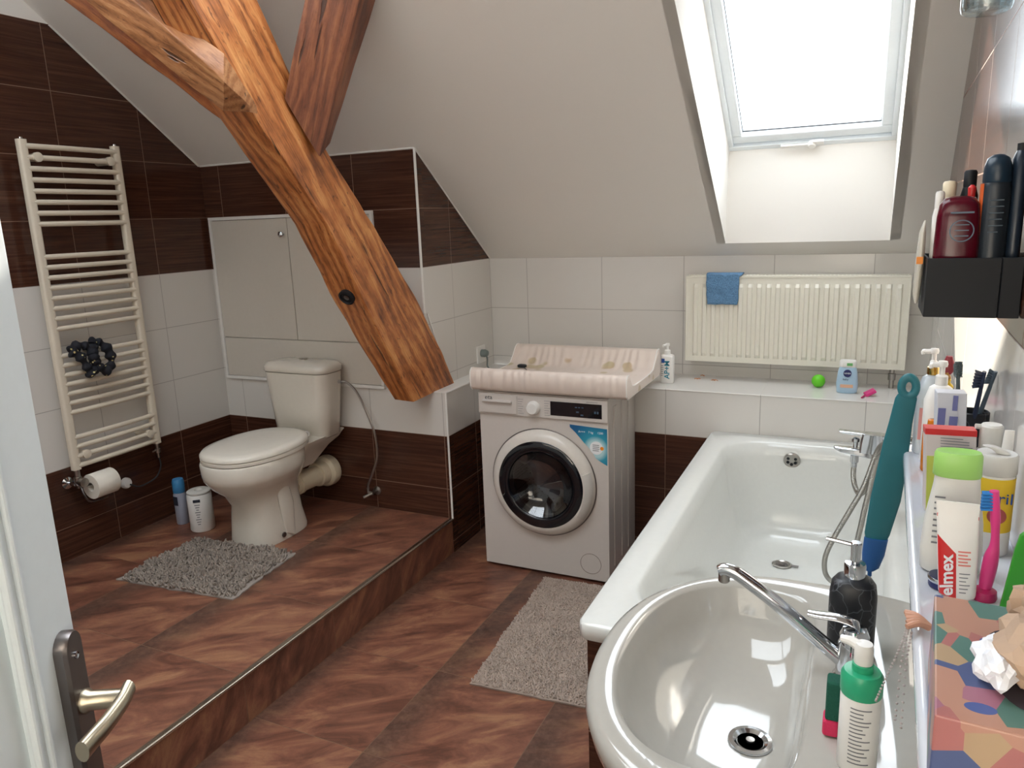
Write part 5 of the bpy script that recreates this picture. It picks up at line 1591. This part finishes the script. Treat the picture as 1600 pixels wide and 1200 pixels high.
# round tin
c = S(1.8475, -2.652)
t = T('round_tin', 'small round navy tin with a silver rim lying before the green-capped bottle', 'tin', c)
cyl(t, 'base', c, [(0.0155, 0), (0.0165, 0.002), (0.0165, 0.008)], 'navy', 36)
cyl(t, 'rim', c, [(0.0170, 0.008), (0.0178, 0.009), (0.0178, 0.0125), (0.0168, 0.0138)], 'chrome', 36)
cyl(t, 'lid', c, [(0.0166, 0.0134), (0.0162, 0.0146), (0, 0.0148)], M('navy_lid', (28, 36, 66), 0.2), 36)
# toothpaste tube standing on its cap
c = S(1.8600, -2.675)
t = T('toothpaste_tube', 'white toothpaste tube with a red corner reading elmex, in front of the green-capped bottle', 'toothpaste', c)
bm = NB()
loft(bm, [[Vector((c[0] + 0.0005 * 0 - (z * 0.07) + rx * math.cos(a), c[1] + ry * math.sin(a), c[2] + z)) for a in [2 * PI * i / 36 for i in range(36)]] for z, rx, ry in ((0.003, 0.0185, 0.012), (0.006, 0.0195, 0.0125), (0.05, 0.0205, 0.010), (0.10, 0.0215, 0.0045), (0.112, 0.022, 0.0015), (0.118, 0.022, 0.001))])
ob('tube', bm, 'white_plastic', t, True, 0.9)


def on_tube(bm, pts, off=0.0004):
    # print that follows the tapering front face of the tube
    vs = []
    for u, z in pts:
        rx = 0.0195 + 0.0025 * min(1, z / 0.11); ry = 0.0125 - 0.0025 * min(1, z / 0.05) if z < 0.05 else 0.010 - 0.0085 * min(1, (z - 0.05) / 0.062)
        ry = max(ry, 0.0012)
        uu = max(-0.97, min(0.97, u))
        vs.append(bm.verts.new((c[0] - z * 0.07 + rx * uu, c[1] - ry * math.sqrt(1 - uu * uu) - off, c[2] + z)))
    return vs


bm = NB()
N2 = 10
def patch(bm, u0, u1, z0, z1, nz=10, top=None, off=0.0004):
    g_ = []
    for j in range(nz + 1):
        f = j / nz
        row = []
        for i in range(N2 + 1):
            q = i / N2
            zz = z0 + (z1 - z0) * f
            if top is not None: zz = z0 + ((z1 + (top - z1) * q) - z0) * f
            row.append((u0 + (u1 - u0) * q, zz))
        g_.append(on_tube(bm, row, off))
    for r0, r1 in zip(g_, g_[1:]):
        for i in range(N2): bm.faces.new((r0[i], r0[i + 1], r1[i + 1], r1[i]))


patch(bm, -0.97, -0.10, 0.004, 0.077, top=0.058)
patch(bm, -0.97, 0.97, 0.099, 0.103)
ob('red_print', bm, 'red', t, True, 1.2, label='red corner and red band')
text('elmex', 0.0205, (c[0] - 0.0135, c[1] - 0.0128, c[2] + 0.031), (-0.07, 0.04, 1), (-1, -0.35, 0), 'white_ink', t, bold=0.0004)
bm = NB()
for i in range(5): patch(bm, 0.0, 0.62 - 0.15 * (i % 2), 0.060 - i * 0.0040, 0.0618 - i * 0.0040, 2, off=0.0005)
ob('pink_print', bm, M('salmon_print', (222, 130, 120), 0.5), t, True)
bm = NB()
for i in range(6): patch(bm, 0.05, 0.6 - 0.1 * (i % 3), 0.034 - i * 0.0046, 0.0352 - i * 0.0046, 2, off=0.0005)
ob('small_print', bm, 'grey_ink', t, True)
# pink toothbrush on a suction foot
c = S(1.888, -2.668)
t = T('pink_toothbrush', 'pink and blue child toothbrush standing upright on its round magenta foot', 'toothbrush', c)
cyl(t, 'foot', c, [(0.0125, 0), (0.0135, 0.003), (0.0125, 0.011), (0.007, 0.014)], 'magenta')
bm = NB(); tube(bm, [(c[0], c[1], c[2] + 0.012), (c[0] + 0.003, c[1], c[2] + 0.05), (c[0] + 0.005, c[1], c[2] + 0.07), (c[0] + 0.003, c[1], c[2] + 0.10), (c[0] - 0.001, c[1], c[2] + 0.134)], lambda q: 0.0062 + 0.0018 * math.sin(min(q, 0.75) * 8) - 0.002 * max(0, q - 0.6), 12, 8); ob('handle', bm, 'pinkp', t)
bm = NB()
for i in range(6):
    for j in (-1, 0, 1): tube(bm, [(c[0] - 0.001, c[1] + j * 0.003, c[2] + 0.112 + i * 0.0038), (c[0] - 0.0125, c[1] + j * 0.003, c[2] + 0.111 + i * 0.0038)], 0.0017, 6)
ob('bristles', bm, M('blue_bristles', (44, 120, 190), 0.6), t, label='blue bristles')
# green comb-shaped scraper leaning on the wall
t = T('green_comb', 'broad green plastic comb leaning against the wall behind the tissue box', 'comb', S(1.915, -2.69))
bm = NB()
prism(bm, [(1.9005, ZS + 0.002), (1.9300, ZS + 0.002), (1.9305, ZS + 0.115), (1.9235, ZS + 0.106), (1.9120, ZS + 0.094), (1.9085, ZS + 0.075)], 'y', -2.694, -2.688)
bev(ob('blade', bm, 'green', t, False), 0.001, 2)
bm = NB()
for i in range(9): box(bm, 1.921, 1.9295, -2.6948, -2.6938, ZS + 0.01 + i * 0.009, ZS + 0.013 + i * 0.009)
ob('teeth_relief', bm, M('dark_green', (34, 120, 50), 0.4), t, False)

# ---------------------------------------------------------------- tissue box and crumpled paper
g = NG('tissue_box_pattern')
P_, x_, y_, z_ = g.pos()
pc = g.comb(g.math('MULTIPLY', x_, 1.0), g.math('MULTIPLY', y_, 0.8), g.math('MULTIPLY', z_, 1.2))
v1 = g.n('ShaderNodeTexVoronoi', feature='F1'); v1.inputs['Scale'].default_value = 40; v1.inputs['Randomness'].default_value = 0.9
g.t.links.new(pc, v1.inputs['Vector'])
sp_ = g.n('ShaderNodeSeparateColor'); g.t.links.new(v1.outputs['Color'], sp_.inputs[0])
nd = g.n('ShaderNodeValToRGB'); nd.color_ramp.interpolation = 'CONSTANT'
cols = [(0.0, (160, 100, 96)), (0.34, (76, 112, 104)), (0.48, (170, 126, 108)), (0.64, (72, 84, 124)), (0.76, (150, 98, 116)), (0.88, (166, 140, 110))]
e = nd.color_ramp.elements
while len(e) < len(cols): e.new(0.5)
for i, (p, cc) in enumerate(cols): e[i].position = p; e[i].color = lin(cc)
g.t.links.new(sp_.outputs[0], nd.inputs[0])
v2 = g.n('ShaderNodeTexVoronoi', feature='F1'); v2.inputs['Scale'].default_value = 34; v2.inputs['Randomness'].default_value = 0.8
g.t.links.new(g.comb(g.math('MULTIPLY', x_, 0.7), g.math('MULTIPLY', y_, 1.1), z_), v2.inputs['Vector'])
sp2 = g.n('ShaderNodeSeparateColor'); g.t.links.new(v2.outputs['Color'], sp2.inputs[0])
pickb = g.math('MULTIPLY', g.math('GREATER_THAN', sp2.outputs[1], 0.68), g.math('LESS_THAN', v2.outputs['Distance'], 0.33))
g.put(g.b.inputs['Base Color'], g.mix(pickb, nd.outputs[0], lin((66, 84, 140))))
g.b.inputs['Roughness'].default_value = 0.35
BXa, BXb, BYa, BYb = 1.8195, 1.9275, -3.055, -2.822
t = T('tissue_box', 'colourful patterned tissue box on the near end of the shelf', 'tissue box', (1.873, -2.94, ZS))
tl = Vector((-0.0137, -0.2045, 0)).normalized(); tx = Vector((0.998, -0.067, 0)).normalized()
bm = NB(); obox(bm, Vector((1.8195, -2.845, ZS + 0.043)) + tl * 0.1025 + tx * 0.0535, tx * 0.0535, tl * 0.1025, (0, 0, 0.0385))
bev(ob('carton', bm, g.m, t, False), 0.0015, 2)
bm = NB()
loft(bm, [se_ring(1.872, -2.960, ZS + 0.0815, 0.022, 0.060, 2, 32), se_ring(1.872, -2.960, ZS + 0.0822, 0.024, 0.062, 2, 32)]); ob('slot', bm, M('slot_dark', (60, 52, 58), 0.8), t)
PAP = M('brown_paper', (176, 150, 128), 0.8, bump=0.4, bscale=60); WPAP = M('white_tissue', (226, 228, 234), 0.8)


def crumple(name, c, r, mat, seed, parent=None, sq=(1, 1, 1), fold=0.55):
    bm = NB(); bmesh.ops.create_icosphere(bm, subdivisions=3, radius=1.0)
    for v in bm.verts:
        d = v.co.normalized()
        k = 1 + fold * (abs(noise.noise(d * 1.6 + Vector((seed, 0, 0)))) - 0.25) + 0.22 * (abs(noise.noise(d * 3.3 + Vector((0, seed, 0)))) - 0.2)
        v.co = Vector((c[0] + d.x * r * k * sq[0], c[1] + d.y * r * k * sq[1], c[2] + d.z * r * k * sq[2]))
    return ob(name, bm, mat, parent, False)


t = T('crumpled_paper', 'crumpled brown paper with a white tissue lying on the tissue box', 'paper', (1.885, -2.93, ZS + 0.084))
zt_ = ZS + 0.084
crumple('brown_wrap', (1.881, -2.975, zt_ + 0.022), 0.030, PAP, 3.0, t, (0.95, 1.5, 0.8))
crumple('brown_fold', (1.890, -2.905, zt_ + 0.026), 0.019, PAP, 8.0, t, (0.9, 1.1, 1.35), 0.8)
crumple('white_tissue', (1.853, -2.982, zt_ + 0.014), 0.022, WPAP, 5.5, t, (0.75, 1.35, 0.75), 0.7)

# shell hair clip with beads hanging off the shelf edge
t = T('bead_necklace', 'bead chain with an orange-brown shell hanging over the shelf edge by the tissue box', 'necklace', (1.815, -2.79, ZS))
bm = NB()
for i in range(5):
    a = -0.7 + i * 0.35
    p1 = Vector((1.824, -2.775, ZS + 0.008)); p2 = p1 + Vector((-0.022, 0.02 * math.sin(a * 1.4) , 0.006 * math.cos(a)))
    tube(bm, [p1, p1.lerp(p2, 0.5) + Vector((0, 0, 0.004)), p2], lambda q: 0.0045 - 0.0015 * q, 8, 3)
ob('shell', bm, M('shell_orange', (190, 142, 118), 0.5), t)
for path in ([(1.812, -2.775, ZS + 0.006), (1.806, -2.78, ZS - 0.02), (1.795, -2.785, ZS - 0.055), (1.786, -2.79, ZS - 0.085)], [(1.812, -2.785, ZS + 0.006), (1.808, -2.79, ZS - 0.03), (1.806, -2.795, ZS - 0.10)], [(1.815, -2.79, ZS + 0.006), (1.812, -2.795, ZS - 0.03), (1.812, -2.80, ZS - 0.105)]):
    bm = NB()
    for p in catmull([(a_ - 0.008, b_, c_) for a_, b_, c_ in path], 9):
        bmesh.ops.create_icosphere(bm, subdivisions=1, radius=0.0016, matrix=Matrix.Translation(p))
    ob('bead_strand', bm, M('grey_beads', (168, 158, 156), 0.3), t)

# ---------------------------------------------------------------- teal back brush leaning on the shelf end
t = T('back_brush', 'long teal bath brush with a hole in its handle, leaning beside the shelf end', 'brush', (1.785, -2.10, SZ))
def strip(pts, th):
    """pts: (centre x, y, z, half width)"""
    rr = []
    for (x, y, z, w) in pts:
        rr.append([Vector((x + w * math.cos(a), y + th * math.sin(a), z)) for a in [2 * PI * i / 20 for i in range(20)]])
    return rr


bm = NB()
loft(bm, strip([(1.789, -2.082, 0.935, 0.020), (1.790, -2.083, 0.945, 0.0225), (1.800, -2.090, 1.02, 0.0265), (1.806, -2.096, 1.08, 0.0250), (1.811, -2.10, 1.14, 0.0225), (1.815, -2.103, 1.18, 0.0195), (1.819, -2.107, 1.215, 0.0185), (1.8205, -2.109, 1.228, 0.0180), (1.8215, -2.109, 1.236, 0.0150)], 0.006))
ob('handle', bm, 'teal', t, True, 0.9)
bm = NB()
rgc = Vector((1.8235, -2.110, 1.250))
ring = []
for i in range(28):
    a = 2 * PI * i / 28
    o_ = Vector((math.cos(a), 0, math.sin(a)))
    ring.append([rgc + Vector((o_.x * (0.0118 + 0.0072 * math.cos(b)), 0.0055 * math.sin(b), o_.z * (0.0175 + 0.0085 * math.cos(b)))) for b in [2 * PI * k / 10 for k in range(10)]])
ring.append(ring[0])
loft(bm, ring, False, False)
ob('hanging_loop', bm, 'teal', t, True, 1.2)
bm = NB()
loft(bm, strip([(1.781, -2.080, 0.866, 0.010), (1.783, -2.080, 0.872, 0.0155), (1.786, -2.080, 0.90, 0.0205), (1.789, -2.082, 0.935, 0.0215)], 0.011))
ob('bristle_block', bm, 'blue_end', t, True, 0.9, label='blue lower end')
bm = NB(); lathe(bm, [(0.004, 0), (0.004, 0.012)], (1.782, -2.080, SZ), 8)
ob('tip', bm, 'blue_end', t)

# ================================================================== BLACK WALL RACK with bottles
ZB0, ZB1 = 1.411, 1.498
for k, (xa, xb, lab) in enumerate(((1.8215, 1.9155, 'matte black wall rack bin nearest the skylight side, holding the dark red bottle'), (1.9165, 1.9425, 'matte black wall rack bin against the right wall, holding the slim dark can'))):
    t = T('wall_rack', lab, 'rack', ((xa + xb) / 2, -2.29, ZB0), 'black wall rack bins')
    bev(ob('front_plate', B(xa, xb, -2.352, -2.348, ZB0, ZB1), 'black', t, False), 0.0008, 1)
    ob('base_plate', B(xa, xb, -2.348, -2.22, ZB0, ZB0 + 0.003), 'black', t, False)
    ob('rear_plate', B(xa, xb, -2.222, -2.219, ZB0 + 0.003, ZB1), 'black', t, False)
    ob('side_plate', B(xa, xa + 0.0025, -2.348, -2.222, ZB0 + 0.003, ZB1), 'black', t, False)
Bz = ZB0 + 0.0035
c = (1.8590, -2.318, Bz)
t = bottle('dark_red_bottle', 'flat dark red shampoo bottle standing at the front of the black rack', 'bottle', c, ((0, 0.026, 0.016), (0.004, 0.0295, 0.019), (0.10, 0.0295, 0.019), (0.142, 0.0285, 0.018), (0.160, 0.026, 0.016), (0.169, 0.020, 0.012), (0.172, 0.010, 0.006)), M('dark_red_translucent', (92, 14, 34), 0.15, trans=0.25), n=2.8)
bm = NB(); lathe(bm, [(0.016, 0.0), (0.016, 0.0012), (0.0145, 0.0012), (0.0145, 0.0)], (c[0] + 0.004, c[1] - 0.0190, Bz + 0.122), 30, (0, -1, 0), False, False)
for i in range(3): box(bm, c[0] - 0.005, c[0] + 0.013, c[1] - 0.0202, c[1] - 0.0190, Bz + 0.114 + i * 0.008, Bz + 0.1155 + i * 0.008)
box(bm, c[0] - 0.012, c[0] + 0.018, c[1] - 0.0196, c[1] - 0.0175, Bz + 0.147, Bz + 0.1495)
ob('printed_emblem', bm, M('steel_blue_print', (92, 110, 128), 0.4), t, False)
c = (1.9035, -2.315, Bz)
t = bottle('deodorant_can', 'tall black can with an orange side stripe and domed cap in the black rack', 'can', c, ((0, 0.0195, 0.0195), (0.003, 0.0195, 0.0195), (0.183, 0.0195, 0.0195), (0.189, 0.0175, 0.0175)), M('graphite_can', (34, 42, 50), 0.3), n=2)
cyl(t, 'domed_cap', (c[0] + 0.0, c[1], Bz + 0.189), [(0.0172, 0), (0.0182, 0.002), (0.0176, 0.022), (0.014, 0.034), (0.007, 0.039), (0, 0.040)], M('blue_black_cap', (26, 46, 62), 0.3))
ks = [-PI - 0.15 + 0.75 * k / 8 for k in range(9)]
bm = NB(); loft(bm, [[Vector((c[0] + math.cos(a) * 0.0198, c[1] + math.sin(a) * 0.0198, Bz + z)) for a in ks] for z in (0.09, 0.188)], False, False, False); ob('orange_stripe', bm, M('burnt_orange', (200, 92, 44), 0.4), t)
lines(6, c[0] - 0.008, c[0] + 0.010, c[1] - 0.0196, Bz + 0.165, 0.009, 0.0015, M('slate_print', (70, 84, 96), 0.5), t)
c = (1.9355, -2.31, Bz)
o_ = (1.931, -2.31, Bz)
t = bottle('slim_black_can', 'slim dark can against the right wall in the black rack', 'can', o_, ((0, 0.009, 0.014), (0.003, 0.0105, 0.016), (0.22, 0.0105, 0.016), (0.232, 0.006, 0.008)), M('dark_blue_can', (28, 40, 54), 0.3), n=2.2)
cyl(t, 'cap', (o_[0], o_[1], Bz + 0.232), [(0.006, 0), (0.006, 0.010), (0, 0.011)], 'black')
for (nm, lab, cat, c, w, h, mt, cp) in (
        ('cream_capped_bottle', 'white bottle with a beige cap behind the dark red bottle in the rack', 'bottle', (1.8485, -2.268, Bz), 0.0125, 0.170, 'white_plastic', 'cream_plastic'),
        ('short_white_bottle', 'short white bottle at the left edge of the black rack', 'bottle', (1.8350, -2.292, Bz), 0.0085, 0.155, 'white_plastic', 'white_plastic'),
        ('black_neck_bottle', 'small dark bottle with a wide black cap behind the dark red bottle', 'bottle', (1.8755, -2.262, Bz), 0.012, 0.185, 'black', 'black')):
    t = bottle(nm, lab, cat, c, ((0, w * 0.85, w * 0.85), (0.003, w, w), (h * 0.93, w, w), (h, w * 0.75, w * 0.75)), mt, n=2.2)
    cyl(t, 'cap', (c[0], c[1], Bz + h), [(w * 0.7, 0), (w * 0.75, 0.002), (w * 0.75, 0.022), (w * 0.6, 0.025), (0, 0.026)], cp)
c = (1.8765, -2.287, Bz)
t = T('red_capped_tube', 'small white tube with a red cap between the dark bottles in the rack', 'tube', c)
cyl(t, 'body', c, [(0.006, 0), (0.007, 0.15), (0.006, 0.170)], 'white_plastic'); cyl(t, 'cap', (c[0], c[1], Bz + 0.170), [(0.005, 0), (0.0055, 0.014), (0.002, 0.018)], 'red')
# plastic bag of cotton pads hanging on the rack's side
t = T('hanging_pouch', 'clear white plastic pouch with an orange mark hanging on the left side of the rack', 'pouch', (1.812, -2.28, 1.45))
bm = NB(); loft(bm, [se_ring(1.8150 + dx_, -2.285, z, rx, ry, 2.2, 20) for z, rx, ry, dx_ in ((1.425, 0.002, 0.012, -0.001), (1.44, 0.0055, 0.02, -0.001), (1.49, 0.006, 0.024, 0.0), (1.535, 0.0045, 0.02, 0.001), (1.552, 0.0012, 0.01, 0.003))]); ob('pouch', bm, M('pouch_film', (220, 214, 200), 0.25, trans=0.3), t)
ob('orange_mark', B(1.809, 1.818, -2.3095, -2.3078, 1.487, 1.498), 'orange', t, False)

# ================================================================== GLASS WALL LAMP
t = T('wall_lamp', 'round clear glass wall lamp high on the right wall', 'lamp', (wall_x(-2.1), -2.1, 1.93))
cl_ = (1.892, -2.10, 1.876)
bm = NB(); lathe(bm, [(0.0, 0.001), (0.030, 0.001), (0.0355, 0.004), (0.0375, 0.010), (0.0375, 0.10), (0.0350, 0.10), (0.0345, 0.014), (0.031, 0.009), (0, 0.008)][1:], cl_, 40, cap0=True, cap1=True); ob('glass_shade', bm, 'lamp_glass', t)
cyl(t, 'socket', (cl_[0], cl_[1], cl_[2] + 0.085), [(0.016, 0), (0.018, 0.002), (0.018, 0.045), (0.008, 0.05)], 'chrome')
bm = NB(); tube(bm, [(cl_[0], cl_[1], cl_[2] + 0.12), (cl_[0] + 0.02, cl_[1], cl_[2] + 0.14), (wall_x(-2.1), cl_[1], cl_[2] + 0.14)], 0.006, 10, 4); ob('bracket_arm', bm, 'chrome', t)

# ================================================================== DOOR, open at the left
dA = Vector((0.912, -3.124, 0)); dd = Vector((0.51, -0.86, 0)).normalized()      # free edge, direction to the hinge
dn = Vector((0.86, 0.51, 0)).normalized()                                       # face towards the camera
door = T('door_1', None, None, tuple(dA), kind='structure')
DL = 0.80


def dbox(bm, s0, s1, t0, t1, z0, z1):
    c_ = dA + dd * ((s0 + s1) / 2) + dn * ((t0 + t1) / 2) + Vector((0, 0, (z0 + z1) / 2))
    obox(bm, c_, dd * ((s1 - s0) / 2), dn * ((t1 - t0) / 2), Vector((0, 0, (z1 - z0) / 2)))


bm = NB()
dbox(bm, 0, 0.11, -0.04, 0, 0.01, 2.0); dbox(bm, DL - 0.105, DL, -0.04, 0, 0.01, 2.0); dbox(bm, 0.105, DL - 0.105, -0.04, 0, 0.01, 0.2); dbox(bm, 0.105, DL - 0.105, -0.04, 0, 1.88, 2.0); dbox(bm, 0.105, DL - 0.105, -0.034, -0.010, 0.2, 1.88)
bev(ob('door_leaf', bm, 'door_paint', door, False), 0.003, 2)
bm = NB()
for s0 in (0.087, 0.108):
    dbox(bm, s0, s0 + 0.008, -0.004, 0.005, 0.19, 1.89)
    dbox(bm, DL - s0 - 0.008, DL - s0, -0.004, 0.005, 0.19, 1.89)
for z0 in (0.186, 0.20, 1.872, 1.886): dbox(bm, 0.10, DL - 0.10, -0.004, 0.005, z0, z0 + 0.008)
bev(ob('panel_moulding', bm, 'door_paint', door, False), 0.003, 2)
# long back plate
hp = T('door_plate_group', None, None); bpy.data.objects.remove(hp)
bm = NB()
sc0, hw_, pz0, pz1 = 0.033, 0.020, 0.90, 1.135
base_ = dA + dd * sc0
outl = []
for i in range(13):
    a = PI * i / 12
    outl.append((math.cos(a) * hw_, pz1 - hw_ + math.sin(a) * hw_))
for i in range(13):
    a = PI + PI * i / 12
    outl.append((math.cos(a) * hw_, pz0 + hw_ + math.sin(a) * hw_))
loft(bm, [[base_ + dd * (u * k) + dn * t_ + Vector((0, 0, (pz0 + pz1) / 2 + (z - (pz0 + pz1) / 2) * (0.99 if k < 1 else 1))) for u, z in outl] for k, t_ in ((1, 0), (1, 0.010), (0.85, 0.014))])
pl_ = ob('handle_plate', bm, 'dark_metal', door, True, 0.6)
bm = NB(); lathe(bm, [(0.0045, 0), (0.0045, 0.0015), (0.003, 0.001), (0, 0.001)], base_ + dn * 0.014 + Vector((0, 0, 1.105)), 16, tuple(dn)); ob('screw', bm, 'chrome', pl_)
hz = 1.045
h0 = base_ + Vector((0, 0, hz))
bm = NB()
lathe(bm, [(0.014, 0.012), (0.0145, 0.018), (0.0115, 0.022), (0.0105, 0.058)], h0, 24, tuple(dn))
e0 = h0 + dn * 0.050
pts = [e0 - dn * 0.002, e0 + dn * 0.006 + Vector((0, 0, -0.001)), e0 + dd * 0.02 * 0 + dn * 0.004 + Vector((0, 0, -0.012)), e0 + dd * 0.004 + dn * 0.0 + Vector((0, 0, -0.035)), e0 + dd * 0.020 + dn * -0.002 + Vector((0, 0, -0.06))]
PP = catmull([h0 + dn * 0.060 - dd * 0.013 + Vector((0, 0, 0.004)), h0 + dn * 0.060 + dd * 0.010, h0 + dn * 0.057 + dd * 0.045 + Vector((0, 0, -0.002)), h0 + dn * 0.052 + dd * 0.072 + Vector((0, 0, -0.003)), h0 + dn * 0.050 + dd * 0.088 + Vector((0, 0, -0.003))], 8)
rr_ = []
for i, p in enumerate(PP):
    q = i / (len(PP) - 1)
    tt = (PP[min(i + 1, len(PP) - 1)] - PP[max(i - 1, 0)]).normalized()
    s_ = Vector((0, 0, 1)) if True else tt.cross(dn)
    s_ = s_.normalized() if s_.length > 0.3 else dd
    w_ = tt.cross(s_).normalized()
    a_, b_ = 0.0105 + 0.002 * q, 0.0075
    rr_.append([p + s_ * math.cos(k * 2 * PI / 16) * a_ + w_ * math.sin(k * 2 * PI / 16) * b_ for k in range(16)])
loft(bm, rr_)
ob('lever_handle', bm, 'nickel', pl_, True, 1.2)
